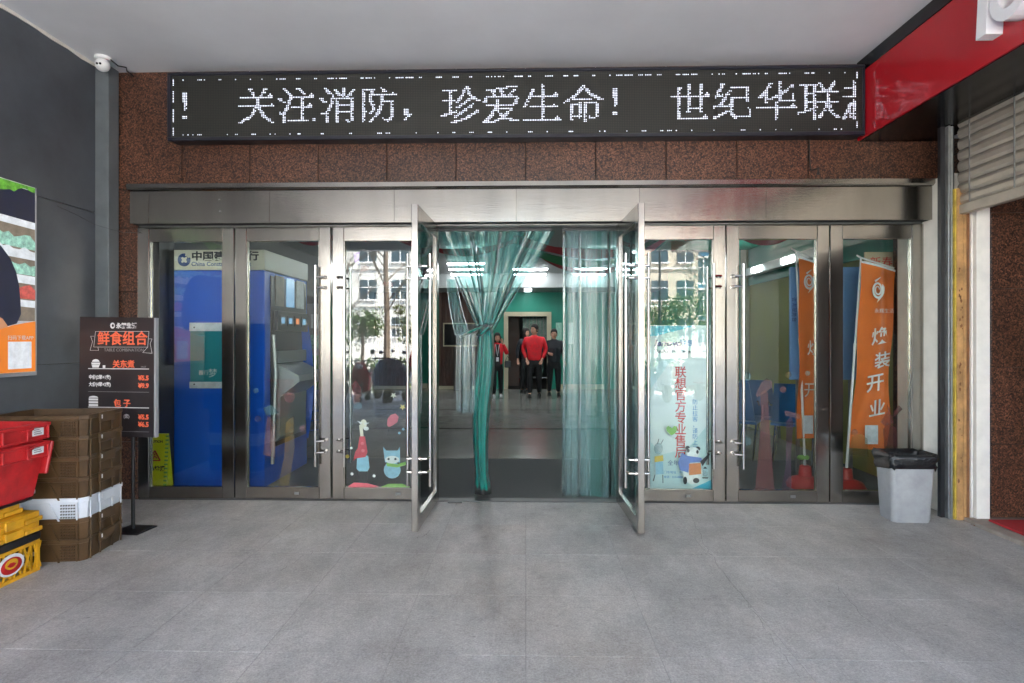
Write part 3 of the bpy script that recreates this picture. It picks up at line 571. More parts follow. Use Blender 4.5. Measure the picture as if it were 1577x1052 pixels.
# right: olive wall with a green soffit band, column, picture
ow = MB(); ow.box(HX1, HX1 + .12, 5.1, 9.3, 0, 2.28); ow.build('hall_right_wall', 'hall_olive', kind='structure')
MB().box(HX1 - .02, HX1 + .14, 5.1, 9.3, 2.28, HZ).build('soffit_band', 'hall_green', kind='structure')
MB().box(HX1 - .05, HX1 + .15, 9.3, 9.55, 0, HZ).build('hall_column', 'hall_cream', kind='structure')
MB().box(HX1, HX1 + .12, 9.55, YB, 0, HZ).build('hall_side_wall', 'hall_green', kind='structure')
MB().box(2.1, HX1, 5.12, 9.3, 2.86, HZ - .002).build('dropped_ceiling', 'hall_green', kind='structure')
MB().box(ax(1386, 5.4), HX1, 5.12, 5.5, 0, HZ - .3).build('stone_pier', 'red_granite', label='brown granite pier behind the rightmost glass light', cat='pier')
MB().box(-4.3, ax(259, 5.25), 5.12, 5.34, 0, HZ).build('stone_pier', 'stone_dark', label='dark stone pier between left glass light and blue cash machine', cat='pier')
MB().box(HX0 - .1, -3.7, 5.045, 5.11, 0, HZ).build('hall_front_wall', 'hall_grey', kind='structure')
pc = thing('wall_poster', 'cream poster with red print hanging behind the orange banner', 'poster', (3.3, 5.56, 1.4))
a, b, c_, d_ = ax(1332, 5.56), ax(1378, 5.56), az(508, 5.56, 1360), az(388, 5.56, 1360)
MB().box(a, b, 5.56, 5.58, c_, d_, .003).build('sheet', 'hall_cream', pc, W=True)
MB().box(a - .02, b + .02, 5.55, 5.59, c_ - .03, c_ - .002).build('bottom_bar', 'hall_wood', pc, W=True)
text('新春', .11, 'ink_red', pc, b - .24, 5.556, d_ - .14, W=True)
mb = MB()
for k in range(5): mb.prism(circ(b - .09, c_ + .25, .04 + .025 * k, .05 + .03 * k, 20)[:15] + circ(b - .09, c_ + .25, .034 + .025 * k, .043 + .03 * k, 20)[:15][::-1], 5.554, 5.5595)
mb.build('drawing', 'ink_dark', pc, W=True)
# ceiling lights (lit)
for k, (y, xs_, lab) in enumerate(((10.6, (-1.15, 1.45), 'first'), (12.3, (-1.3, 1.5), 'second'), (13.3, (-1.4, .1, 1.5), 'third'), (14.4, (-1.5, .1, 1.6), 'fourth'))):
    for i, x in enumerate(xs_):
        t = thing('ceiling_light', 'lit white tube light in %s ceiling row from the doors, %s' % (lab, ('left end', 'middle' if len(xs_) == 3 else 'right end', 'right end')[i]), 'lamp', (x, y, HZ - .06), 0, 'tube lights on the hall ceiling')
        MB().box(-.42, .42, -.05, .05, .02, .058, .004).build('fitting', 'lamp_body', t)
        MB().box(-.4, .4, -.03, .03, -.01, .019, .01).build('tube', 'tube_lit', t)
for k, (px, py) in enumerate(((813, 453), (813, 461))):
    y = 15.0 + k * .6; q = at(px, 522, y)
    MB().lathe([(.09, 0), (.09, -.012), (.06, -.015)], (q.x, y, 2.738), 16).build('downlight', 'tube_lit', label=('round lit downlight under the bulkhead, nearer one', 'round lit downlight under the bulkhead, farther one')[k], cat='lamp', group='downlights under the bulkhead')
ls = thing('strip_light', 'white perforated light strip along the green soffit at right', 'lamp', (3.4, 7, 2.5))
MB().box(3.45, 3.56, 6.9, 9.2, 2.40, 2.52, .006).build('fitting', 'lamp_body', ls, W=True)
for y in (7.4, 8.4): MB().box(3.43, 3.449, y, y + .35, 2.43, 2.49, .004).build('lamp_panel', 'tube_lit', ls, W=True)
# ribbons swagged under the hall ceiling
def swag(m_, lab, p, q, sag, w, ph):
    mb = MB(); rows = []; N = 26; p, q = Vector(p), Vector(q)
    for i in range(N + 1):
        t = i / N; c = p.lerp(q, t); c.z -= sag * 4 * t * (1 - t); tw = ph + t * 5.5
        d = Vector((.25 * math.sin(tw), .35 * math.cos(tw * 1.3), 1)).normalized() * w * (.55 + .45 * abs(math.cos(tw)))
        rows.append([c - d / 2, c + d / 2, c + d / 2 + Vector((0, .002, 0)), c - d / 2 + Vector((0, .002, 0))])
    mb.loft(rows).build('ribbon', m_, label=lab, cat='ribbon', group='ribbons under the hall ceiling', smooth=True)
swag('ribbon_red', 'broad red ribbon swag highest in the open doorway', (-.2, 9.2, 3.05), (2.0, 9.6, 2.95), .17, .17, 0)
swag('ribbon_green', 'green ribbon swag between two red ones in the open doorway', (-.1, 9.5, 3.0), (2.1, 9.9, 2.98), .3, .15, 1)
swag('ribbon_red', 'thin red ribbon swag lowest in the open doorway', (.1, 10.2, 3.05), (2.2, 10.2, 3.0), .42, .10, 2)
swag('ribbon_red', 'red ribbon swag behind the gathered left curtain', (-2.0, 8.6, 3.0), (-.1, 9.2, 3.05), .25, .13, 3)
swag('ribbon_green', 'wide green ribbon swag at the top of the giraffe sticker door', (-2.2, 6.6, 2.75), (-1.0, 6.4, 2.85), .14, .22, .3)
swag('ribbon_red', 'red ribbon swag above the second door from the left', (-3.2, 7.2, 2.9), (-2.0, 6.8, 2.85), .24, .12, 1)
swag('ribbon_red', 'red ribbon swag falling to the left behind the banner door', (1.78, 6.3, 2.78), (1.25, 6.5, 2.36), .06, .08, 2)
swag('ribbon_green', 'dark green ribbon tail beside the red swag behind banner door', (1.78, 6.32, 2.78), (1.3, 6.9, 2.5), .05, .06, 2.5)
swag('ribbon_red', 'red ribbon swag over the blue chairs', (2.3, 6.8, 2.8), (3.3, 6.6, 2.78), .22, .12, 0.5)

# ---- blue cash machine behind the left lights
am = thing('cash_machine', 'tall blue bank cash machine with cream header behind left doors', 'cash machine', (-2.95, 5.9, 0))
ax0, ax1, ay0, ay1 = ax(259, 5.36), ax(407, 5.36), 5.36, 6.42; ah = az(385, 5.36, 330); hz = az(416, 5.36, 330)
MB().box(ax0, ax1, ay0, ay1, 0, hz - .001, .008).build('cabinet', 'atm_blue', am, W=True)
hdp = MB().box(ax0 - .01, ax1 + .01, ay0 - .012, ay1, hz, ah, .006).build('header_panel', 'atm_cream', am, W=True)
cx, cz = ax(283, 5.34), (hz + ah) / 2; lr = .062
mb = MB(); ro, ri = circ(cx, cz, lr, lr, 32), None
for k in range(32):
    if 2 <= k <= 6: continue
    a_ = 2 * math.pi * k / 32; b_ = 2 * math.pi * (k + 1) / 32
    mb.prism([(cx + lr * math.cos(a_), cz + lr * math.sin(a_)), (cx + lr * math.cos(b_), cz + lr * math.sin(b_)), (cx + lr * .55 * math.cos(b_), cz + lr * .55 * math.sin(b_)), (cx + lr * .55 * math.cos(a_), cz + lr * .55 * math.sin(a_))], 5.344, 5.347)
for s in ((1, 0), (0, 1), (-1, 0), (0, -1)):
    mb.prism([(cx + s[0] * lr * .6 + s[1] * lr * .5, cz + s[1] * lr * .6 + s[0] * lr * .5), (cx + s[0] * lr * .6 - s[1] * lr * .5, cz + s[1] * lr * .6 - s[0] * lr * .5), (cx + s[0] * lr * .32, cz + s[1] * lr * .32)], 5.3445, 5.3468)
mb.build('bank_logo', 'logo_blue', hdp, W=True)
text('中国建设银行', .092, 'ink_dark', hdp, ax(294, 5.34), 5.3462, cz + .002, off=.003, sx=1.18, W=True); text('China Construction Bank', .056, 'logo_blue', hdp, ax(294, 5.34), 5.3462, cz - .058, off=.001, W=True)
nb = MB().box(ax(293, 5.35), ax(372, 5.35), 5.346, 5.3585, az(598, 5.35, 330), az(497, 5.35, 330), .003).build('notice_board', 'teal_print', am, W=True)
for p0, p1 in ((497, 510), (588, 598)): MB().box(ax(293, 5.35) - .004, ax(372, 5.35), 5.341, 5.3455, az(p1, 5.35, 330), az(p0, 5.35, 330), .002).build('edge_strip', 'poster_white', nb, W=True)
text('梦', .09, 'ink_white', nb, ax(320, 5.34), 5.3445, az(580, 5.34, 330), W=True); text('善行', .05, 'ink_white', nb, ax(305, 5.34), 5.3445, az(577, 5.34, 330), W=True)
for z in (az(504, 5.34), az(593, 5.34)): MB().lathe([(.008, 0), (.006, .004)], n=10).build('screw', 'atm_dark', nb).matrix_local = Matrix.Translation((ax(299, 5.34), 5.341, z)) @ Matrix.Rotation(R(90), 4, 'X')
# working face on the +X side
X1 = ax1
MB().box(X1, X1 + .012, ay0 + .12, ay1 - .05, .35, hz - .04, .004).build('face_plate', 'atm_dark', am, W=True)
MB().box(X1 + .0125, X1 + .05, ay0 + .2, ay1 - .15, 1.18, 1.3, .006).build('panel_strip', 'atm_silver', am, W=True)
for k in range(4):
    o = MB().box(X1 + .051, X1 + .056, ay0 + .22 + k * .18, ay0 + .36 + k * .18, 1.55, 1.66, .003).build('button_panel', 'atm_dark', am, W=True)
    MB().box(X1 + .0565, X1 + .059, ay0 + .25 + k * .18, ay0 + .33 + k * .18, 1.575, 1.635).build('icon', 'atm_orange' if k == 2 else 'atm_screen', o, W=True)
MB().box(X1 + .0125, X1 + .05, ay0 + .18, ay1 - .1, 1.5, 1.7, .004).build('button_rail', 'atm_dark', am, W=True)
for k in range(3): MB().box(X1 + .0125, X1 + .02, ay0 + .2 + k * .26, ay0 + .4 + k * .26, 1.75, 2.05, .004).build('lit_display', ('poster_grey', 'atm_screen', 'poster_white')[k], am, W=True)
mb = MB(); prof = [(X1 + .013, .4), (X1 + .06, .45), (X1 + .07, .85), (X1 + .26, 1.0), (X1 + .25, 1.06), (X1 + .09, 1.14), (X1 + .03, 1.17), (X1 + .013, 1.17)]
mb.loft([[(x, y, z) for x, z in prof] for y in (ay0 + .2, ay1 - .2)]).build('operator_console', 'atm_silver', am, W=True)
MB().tube([(X1 + .02, ay0 + .13, .2), (X1 + .03, ay0 + .15, .7), (X1 + .04, ay0 + .16, 1.1), (X1 + .025, ay0 + .14, 1.46)], .018, 8).build('side_moulding', 'atm_silver', am, W=True, smooth=True)
mb = MB(); mb.loft([[(X1 + .012, ay1 - .04 - .02 * k, .3 + k * .16), (X1 + .10 - .004 * (k - 4) ** 2, ay1 - .06, .3 + k * .16), (X1 + .012, ay1, .3 + k * .16)] for k in range(9)]).build('blue_curved_panel', 'atm_blue', am, W=True, smooth=True)
vm = thing('vending_machine', 'grey machine with green lit panels beyond the cash machine', 'vending machine', (-2.35, 7.3, 0))
MB().box(-2.95, -2.35, 6.9, 7.7, .25, 1.95, .01).build('cabinet', 'hall_grey', vm, W=True)
dp = MB().box(-2.93, -2.38, 6.88, 6.899, .75, 1.85, .004).build('door_panel', 'atm_silver', vm, W=True)
for k, m_ in enumerate(('poster_white', 'poster_pale', 'poster_green', 'poster_green')): MB().box(-2.62, -2.42, 6.868, 6.879, 1.55 - k * .25, 1.72 - k * .25, .003).build('display_card', m_, dp, W=True)
for k in range(3): MB().tube([(-2.7, 6.8 - .05 * k, .3 + .12 * k), (-2.4, 6.75 - .05 * k, .34 + .12 * k), (-2.3, 6.9, .36 + .12 * k)], .012, 6).build('rail', 'chrome', vm, W=True)
for x in (-2.9, -2.4): MB().box(x, x + .05, 6.95, 7.6, 0, .25).build('foot', 'black_metal', vm, W=True)
# wet floor sign
ws = thing('wet_floor_sign', 'yellow folding wet floor sign inside the leftmost glass light', 'sign', (-3.3, 5.1, 0))
x0, x1 = ax(226, 5.10), ax(258, 5.10); zt_ = az(668, 5.1, 240)
def slope(y0, y1, nm):
    mb = MB(); P = [(x0 - .02, 0), (x1 + .02, 0), (x1, zt_), (x0 + .02, zt_)]
    mb.loft([[(x, y0 + (y1 - y0) * z / zt_, z) for x, z in P], [(x, y0 + (y1 - y0) * z / zt_ + .014, z) for x, z in P]])
    return mb.build(nm, 'sign_yellow', ws, W=True)
pa = slope(5.055, 5.095, 'front_panel'); slope(5.15, 5.108, 'rear_panel')
zc_ = .36; xc = (x0 + x1) / 2
mb = MB()
for a_, b_ in (((-.05, -.04), (.05, -.04)), ((.05, -.04), (0, .05)), ((0, .05), (-.05, -.04))): mb.tube([(xc + a_[0], 5.066, zc_ + a_[1]), (xc + b_[0], 5.066, zc_ + b_[1])], .006, 5)
mb.tube([(xc - .02, 5.065, zc_ - .03), (xc + .0, 5.065, zc_), (xc + .02, 5.065, zc_ - .02)], .007, 5); mb.ball((xc, 5.065, zc_ + .015), .008, 6, 4); mb.build('warning_triangle', 'sign_red', pa, W=True)
text('小心地滑', .05, 'ink_dark', pa, xc, 5.061, zc_ - .13, align='CENTER', off=.002, W=True); text('CAUTION', .03, 'ink_dark', pa, xc, 5.077, zc_ + .12, align='CENTER', off=.001, W=True)
mb = MB(); 
for k in range(14): mb.box(x1 - .012 + .0, x1 + .014, 5.052 + k * .003, 5.062 + k * .003, .06 + k * .036, .075 + k * .036)
mb.build('edge_teeth', 'st_green', pa, W=True)

# ---- orange banners on stands, board, chairs
def banner(lab, base, top, flag, txt, Y):
    b, tp = at(base[0], base[1], Y), at(top[0], top[1], Y)
    t = thing('feather_banner', lab, 'banner', (b.x, Y, 0), 0, 'orange banners inside the right doors')
    MB().lathe([(.165, 0), (.17, .03), (.14, .08), (.06, .11), (.05, .2), (.035, .21)], (b.x, Y, 0), 20).build('base', 'base_red', t, W=True, smooth=True)
    pb = Vector((b.x, Y, .15)); d = (tp - pb)
    MB().tube([pb, pb + d * .6], .012, 8).build('pole', 'pole_white', t, W=True, smooth=True); MB().tube([pb + d * .58, pb + d], .009, 8).build('pole', 'pole_white', t, W=True, smooth=True); MB().tube([pb + d * .575, pb + d * .605], .016, 8).build('pole_joint', 'pole_white', t, W=True)
    MB().tube([tp + Vector((-.05, -.02, .02)), tp + Vector((0, 0, 0)), at(flag[1][0], flag[1][1] - 3, Y - .02)], .008, 6).build('top_arm', 'pole_white', t, W=True)
    N, Mm = 22, 8; tl, tr_, br_, bl = [at(p[0], p[1], Y) for p in flag]; rows = []
    for i in range(N + 1):
        v = i / N; l = tl.lerp(bl, v); r_ = tr_.lerp(br_, v); row = []
        for k in range(Mm + 1):
            u = k / Mm; p = l.lerp(r_, u); p.y -= .02 + .025 * math.sin(u * 5 + v * 4) * (.3 + v) + .015 * math.sin(v * 13 + u * 3); p.x += .012 * math.sin(v * 9) * u; row.append(p)
        rows.append(row)
    mb = MB(); mb.loft(rows, close=False); cl = mb.build('cloth', 'flag_orange', t, W=True, smooth='all')
    mb = MB(); mb.loft([[p + Vector((0, -.004, .0)) for p in rows[0]], [p + Vector((0, -.004, -.02)) for p in rows[0]]], close=False); mb.build('top_hem', 'poster_white', cl, W=True)
    return t, cl, (tl, tr_, br_, bl)
YFl = 5.42
t1, c1, q1 = banner('orange promotional banner with white text leaning behind the rightmost light', (1303, 745), (1326, 397), ((1324, 402), (1377, 416), (1360, 692), (1308, 690)), '', YFl)
for ch, px, py, s in (('焕', 1348, 530, .16), ('装', 1352, 566, .15), ('开', 1341, 602, .17), ('业', 1344, 640, .16)):
    p = at(px, py, YFl); text(ch, s, 'ink_white', c1, p.x - s * .5, YFl - .068, p.z, off=.002, W=True, rot=R(-12), shear=.25)
def swirl(parent, px, py, Y, s, m_='ink_white'):
    c = at(px, py, Y); mb = MB(); pts = []
    for k in range(40):
        a_ = k / 39 * 4.2 * math.pi; r_ = s * (.25 + .75 * k / 39); pts.append((c.x + r_ * .62 * math.cos(a_), Y, c.z + r_ * math.sin(a_)))
    mb.tube(pts, [s * (.05 + .10 * k / 39) for k in range(39)] + [.001], 5); mb.tube([(c.x + s * .3, Y, c.z + s * 1.35), (c.x - s * .3, Y, c.z + s * .9)], [.002, s * .12], 5); mb.tube([(c.x - s * .1, Y, c.z - s * 1.4), (c.x + s * .3, Y, c.z - s * .8)], [.002, s * .12], 5)
    for v in mb.v: v.y = Y + (v.y - Y) * .15
    return mb.build('swirl_logo', m_, parent, W=True)
swirl(c1, 1352, 446, YFl - .066, .085); text('永辉生活', .045, 'ink_white', c1, at(1340, 482, YFl).x, YFl - .066, at(1340, 482, YFl).z, W=True)
def card(parent, px0, px1, py0, py1, Y, m_='poster_white', nm='code_card'):
    a_, b_ = at(px0, py1, Y), at(px1, py0, Y); return MB().box(a_.x, b_.x, Y - .002, Y, a_.z, b_.z).build(nm, m_, parent, W=True)
card(c1, 1332, 1352, 655, 684, YFl - .07)
t2, c2, q2 = banner('orange banner half hidden by a door stile, on green clipped pole', (1240, 745), (1226, 387), ((1228, 395), (1285, 415), (1262, 672), (1227, 676)), '', YFl + .1)
text('焕', .15, 'ink_white', c2, at(1245, 545, YFl).x, YFl + .03, at(1245, 545, YFl).z, W=True); text('开', .15, 'ink_white', c2, at(1240, 610, YFl).x, YFl + .03, at(1240, 610, YFl).z, W=True); swirl(c2, 1246, 433, YFl + .03, .08)
card(c2, 1238, 1252, 640, 668, YFl + .03)
p = at(1237, 705, YFl + .1); MB().box(p.x - .055, p.x + .055, YFl + .08, YFl + .12, p.z - .02, p.z + .025, .015).build('clip', 'st_green', t2, W=True)
bd = thing('display_board', 'plain light blue display board standing behind the orange banners', 'board', (2.75, 5.75, 0))
a_, b_ = at(1217, 585, 5.75), at(1327, 411, 5.75); MB().box(a_.x, b_.x, 5.75, 5.78, a_.z, b_.z, .004).build('panel', 'board_blue', bd, W=True)
for x in (a_.x + .08, b_.x - .1): MB().box(x, x + .03, 5.781, 5.81, 0, a_.z + .5).build('leg', 'galvanised', bd, W=True)
text('咨询服务台', .05, 'ink_navy', bd, a_.x + .02, 5.747, b_.z - .3, W=True, rot=R(90))
def chair(lab, x, y, rz):
    t = thing('waiting_chair', lab, 'chair', (x, y, 0), rz, 'blue waiting chairs')
    mb = MB(); mb.loft([[(-.23, -.24 + .02 * abs(k - 3), .43), (.23, -.24 + .02 * abs(k - 3), .43), (.23, -.24, .46), (-.23, -.24, .46)] if k < 1 else [(-.23, -.24 + k * .08, .42), (.23, -.24 + k * .08, .42), (.23, -.24 + k * .08, .45), (-.23, -.24 + k * .08, .45)] for k in range(7)]); mb.build('seat', 'chair_blue', t)
    mb = MB(); mb.loft([[(-.22 + .01 * k, .24 + .03 * k, .47 + .09 * k), (.22 - .01 * k, .24 + .03 * k, .47 + .09 * k), (.22 - .01 * k, .265 + .03 * k, .47 + .09 * k), (-.22 + .01 * k, .265 + .03 * k, .47 + .09 * k)] for k in range(6)]); mb.build('backrest', 'chair_blue', t)
    for s in (-1, 1):
        MB().tube([(s * .2, -.28, .012), (s * .2, -.2, .3), (s * .2, -.05, .41)], .012, 6).build('leg', 'chrome', t); MB().tube([(s * .2, .3, .012), (s * .2, .15, .25), (s * .2, .05, .41)], .012, 6).build('leg', 'chrome', t)
        MB().tube([(s * .25, -.15, .42), (s * .25, -.12, .62), (s * .25, .2, .65), (s * .25, .3, .7)], .011, 6).build('armrest', 'chrome', t)
    return t
chair('blue waiting chair with chrome arms nearest the door handle', 2.6, 7.0, R(150)); chair('blue waiting chair in the middle of the row of three', 3.0, 7.35, R(150)); chair('blue waiting chair partly behind the half hidden orange banner', 3.15, 6.75, R(150))

# ---- tall pale banner behind the door right of the opening
lb = thing('standing_banner', 'tall pale blue advertising banner with red vertical text behind the door', 'banner', (1.4, 5.1, 0))
YL = 5.075; a_, b_ = at(1001, 757, YL), at(1103, 501, YL)
shp = MB().box(a_.x, b_.x, YL, YL + .004, .03, b_.z).build('sheet', 'banner_pale', lb, W=True)
MB().box(a_.x - .01, b_.x + .01, YL - .02, YL + .06, 0, .03, .006).build('base', 'galvanised', lb, W=True); MB().tube([(1.5, YL + .03, .03), (1.5, YL + .03, b_.z)], .01, 6).build('support_pole', 'galvanised', lb, W=True)
def lp(px, py): p = at(px, py, YL); return (p.x, p.z)
mb = MB(); mb.prism([lp(1001.5, 502), lp(1070, 502), lp(1040, 510), lp(1012, 517), lp(1001.5, 518)], YL - .0012, YL); mb.prism([lp(1060, 755), lp(1102, 736), lp(1102, 755)], YL - .0012, YL); mb.build('printed_wave', 'banner_cyan', shp, W=True)
mb = MB(); mb.prism([lp(1001.5, 600), lp(1030, 560), lp(1070, 540), lp(1102, 560), lp(1102, 640), lp(1060, 690), lp(1020, 700), lp(1001.5, 680)], YL - .0008, YL - .0001); mb.build('printed_glow', 'banner_white', shp, W=True)
def lt_(s, px, py, size, m_, **k): x, z = lp(px, py); return text(s, size, m_, shp, x, YL - .0018, z, W=True, **k)
lt_('lenovo', 1007, 533, .077, 'ink_navy', off=.003, shear=.25, sx=1.15); lt_('联想', 1047, 532, .058, 'ink_blue', off=.001); lt_('ThinkPad | ThinkCentre', 1008, 544, .048, 'ink_dark', sx=.68, off=.0008)
card(shp, 1075, 1092, 527, 545, YL - .001)
for k, ch in enumerate('联想官方专业售后'): lt_(ch, 1039, 580 + k * 17.6, .108, 'ink_red', off=.001, sx=.96)
for k, ch in enumerate('防止拉客，谨防上当'): lt_(ch, 1066, 622 + k * 8.9, .05, 'ink_blue')
lt_('全年', 1028, 716, .05, 'ink_navy'); lt_('门市地址：中关村', 1022, 729, .028, 'ink_blue'); lt_('电话：010-8888', 1022, 736, .025, 'ink_blue')

# ================================================================== STICKERS ON THE GLASS
YG = YD + .0075
def gp_(px, py): p = at(px, py, YG); return (p.x, p.z)
def stick(name, lab, shapes, group='decorative stickers on the doors'):
    q = gp_(*shapes[0][2][0]); t = thing(name, lab, 'sticker', (q[0], YG, q[1]), 0, group)
    for k, (nm, m_, pts) in enumerate(shapes): MB().prism([gp_(*p) for p in pts], YG - .0001 - .0003 * k, YG + .0006 - .0003 * k).build(nm, m_, t, W=True)
    return t
def pc_(cx, cy, rx, ry=None, n=16): return circ(cx, cy, rx, ry or rx, n)
stick('giraffe_sticker', 'giraffe sticker with red scarf and blue body low on the glass', [('body', 'st_blue', [(550, 701), (549, 722), (553, 726), (566, 726), (569, 720), (567, 702)]), ('neck', 'st_cream', [(555, 672), (553, 655), (558, 653), (560, 672)]), ('scarf', 'st_red', [(554, 672), (562, 672), (566, 696), (563, 704), (548, 706), (544, 710), (547, 696), (551, 690)]), ('scarf_spot', 'st_pink', pc_(558, 683, 2.4)), ('scarf_spot', 'st_pink', pc_(559, 694, 2.6)), ('head', 'st_cream', pc_(560, 653, 5, 7)), ('ear', 'st_white', [(550, 648), (558, 651), (556, 654)]), ('ear', 'st_white', [(561, 651), (569, 651), (562, 655)]), ('muzzle', 'st_white', pc_(564, 660, 4, 3)), ('leg', 'st_dark', [(550, 726), (551, 726), (552, 744), (551, 744)]), ('leg', 'st_dark', [(566, 726), (567, 726), (567, 743), (566, 743)]), ('snow', 'st_pink', [(536, 749), (545, 743), (565, 744), (584, 749), (560, 751)])])
stick('cat_sticker', 'pale blue cat sticker with green scarf low on the glass', [('body', 'st_blue', pc_(604, 724, 13, 13)), ('face', 'st_blue', [(593, 712), (591, 696), (590, 688), (595, 694), (612, 694), (616, 688), (616, 712)]), ('mask', 'st_white', pc_(604, 708, 11, 6)), ('eye', 'st_dark', pc_(598.5, 707, 1.8)), ('eye', 'st_dark', pc_(609, 707, 1.8)), ('scarf', 'st_green', [(595, 713), (612, 715), (625, 711), (625, 716), (612, 720), (596, 718)]), ('snow', 'st_green', [(586, 750), (598, 745), (620, 745), (632, 750)])])
stick('balloon_sticker', 'pink balloon sticker above the blue cat sticker', [('balloon', 'st_pink', [(596, 655), (597, 645), (602, 639), (609, 637), (614, 642), (612, 650), (605, 655), (599, 658)]), ('string', 'st_dark', [(599, 657), (600, 657), (597, 672), (596.4, 672)])])
stick('santa_sticker', 'small red santa hat figure sticker high on the giraffe door', [('hat', 'film_red', [(538, 600), (548, 585), (556, 598), (556, 606), (540, 608)]), ('brim', 'film_pink', pc_(548, 610, 9, 3)), ('face', 'film_pink', pc_(549, 617, 6, 6)), ('beard', 'film_blue', pc_(551, 625, 7, 5))])
for k, (px, py, r_, m_, lab) in enumerate(((541, 690, 2, 'st_white', 'left of the giraffe neck'), (542, 730, 2.3, 'st_white', 'left of the giraffe legs'), (576, 733, 2.3, 'st_white', 'between giraffe and cat'), (615, 667, 2, 'st_blue', 'under the balloon'), (621, 661, 2, 'st_blue', 'right of the balloon'), (606, 609, 5, 'st_cream', 'star above the balloon'), (620, 627, 5, 'st_yellow', 'yellow star beside the handle'), (535, 703, 3, 'st_yellow', 'yellow one at the left stile'))):
    pts = pc_(px, py, r_, r_, 12) if r_ < 4 else [(px + (r_ if j % 2 == 0 else r_ * .45) * math.sin(j * math.pi / 5), py + (r_ if j % 2 == 0 else r_ * .45) * math.cos(j * math.pi / 5)) for j in range(10)]
    stick('snow_dot_sticker', 'small dot sticker on giraffe door, ' + lab, [('dot', m_, pts)])
stick('bunting_sticker', 'purple and red flag bunting sticker high on the giraffe door', [('flag', 'st_purple', [(544, 390), (554, 388), (553, 408), (546, 404)]), ('flag', 'film_pink', [(556, 408), (570, 410), (566, 418), (554, 419)]), ('flag', 'film_red', [(590, 434), (610, 434), (605, 441), (588, 440)]), ('flag', 'film_ochre', [(610, 448), (625, 446), (622, 462), (612, 458)])])
stick('panda_sticker', 'panda sticker in blue scarf holding a drum over the banner', [('body', 'st_white', pc_(1067, 728, 15, 18)), ('ear', 'st_dark', pc_(1059, 690, 3.4)), ('ear', 'st_dark', pc_(1075, 691, 3.4)), ('head', 'st_white', pc_(1067, 697, 10.5, 8.5)), ('eye_patch', 'st_dark', pc_(1060, 694, 2, 2.8)), ('eye_patch', 'st_dark', pc_(1074, 696, 2, 3)), ('scarf', 'st_sweater', [(1050, 697), (1058, 702), (1080, 705), (1082, 711), (1062, 713), (1060, 728), (1047, 724), (1044, 713)]), ('drum', 'st_orange', [(1061, 714), (1079, 713), (1080, 730), (1061, 732)]), ('foot', 'st_dark', pc_(1055, 740, 3, 6)), ('foot', 'st_dark', pc_(1072, 740, 5, 4)), ('arm', 'st_dark', [(1078, 711), (1092, 698), (1093, 700), (1082, 718)])])
stick('deer_sticker', 'grey deer sticker with yellow scarf at the banner left edge', [('body', 'st_blue', [(1009, 711), (1021, 711), (1022, 730), (1010, 731)]), ('head', 'film_blue', pc_(1014, 691, 7, 9)), ('scarf', 'st_yellow', [(1008, 703), (1021, 701), (1022, 710), (1008, 712)]), ('antler', 'st_dark', [(1012, 684), (1013, 684), (1015, 676), (1014, 676)]), ('antler', 'st_dark', [(1017, 684), (1018, 684), (1022, 677), (1021, 677)]), ('leg', 'st_dark', [(1008, 731), (1009.4, 731), (1007, 741), (1005, 741)]), ('leg', 'st_dark', [(1020, 731), (1021.3, 731), (1021.5, 744), (1020.3, 744)])])
stick('heart_sticker', 'lime green heart sticker left of the red vertical text', [('heart', 'st_green', [(1034, 671), (1027, 664), (1026, 659), (1029, 656), (1033, 658), (1035, 660), (1038, 656), (1042, 657), (1043, 662), (1040, 667)])])
stick('lantern_sticker', 'small lantern sticker right of the panda', [('glass', 'film_blue', pc_(1086, 728, 4.5, 6)), ('frame', 'st_dark', [(1081, 735), (1091, 735), (1090, 737), (1082, 737)]), ('top', 'st_dark', [(1083, 722), (1089, 722), (1087, 719), (1085, 719)])])
stick('giraffe_sticker', 'tall dusky red spotted giraffe sticker on the blue chair door', [('body', 'film_red', [(1163, 756), (1168, 700), (1172, 640), (1171, 606), (1178, 600), (1183, 606), (1184, 645), (1187, 690), (1193, 756)]), ('head', 'film_pink', [(1164, 608), (1172, 590), (1180, 582), (1190, 588), (1189, 596), (1180, 604), (1166, 612)])])
stick('deer_sticker', 'slim dark purple deer sticker beside the banner pole', [('body', 'film_purple', [(1203, 756), (1210, 720), (1211, 650), (1218, 640), (1222, 650), (1218, 700), (1219, 756)]), ('scarf', 'film_pink', [(1208, 632), (1232, 638), (1232, 646), (1210, 640)])])
stick('reindeer_sticker', 'dusky red reindeer sticker on the rightmost light', [('body', 'film_red', [(1362, 692), (1360, 662), (1366, 650), (1380, 660), (1382, 688), (1376, 694)]), ('head', 'film_red', [(1356, 650), (1366, 634), (1374, 640), (1376, 652), (1362, 656)]), ('antler', 'film_red', [(1368, 636), (1366, 622), (1370, 630), (1372, 636)]), ('antler', 'film_red', [(1374, 640), (1384, 624), (1390, 630), (1378, 642)])])
stick('mouse_sticker', 'ochre mouse sticker low on the rightmost light', [('body', 'film_ochre', [(1308, 700), (1312, 672), (1326, 668), (1336, 676), (1338, 704)]), ('ear', 'film_pink', pc_(1316, 666, 5))])
stick('giraffe_sticker', 'faded giraffe and balloon sticker on the second door from the left', [('body', 'film_ochre', [(428, 752), (438, 700), (440, 650), (452, 640), (454, 690), (444, 752)]), ('scarf', 'film_pink', [(405, 700), (412, 640), (424, 650), (424, 706)]), ('head', 'film_blue', [(405, 628), (418, 624), (430, 636), (410, 640)]), ('balloon', 'film_pink', pc_(446, 612, 8, 8))])
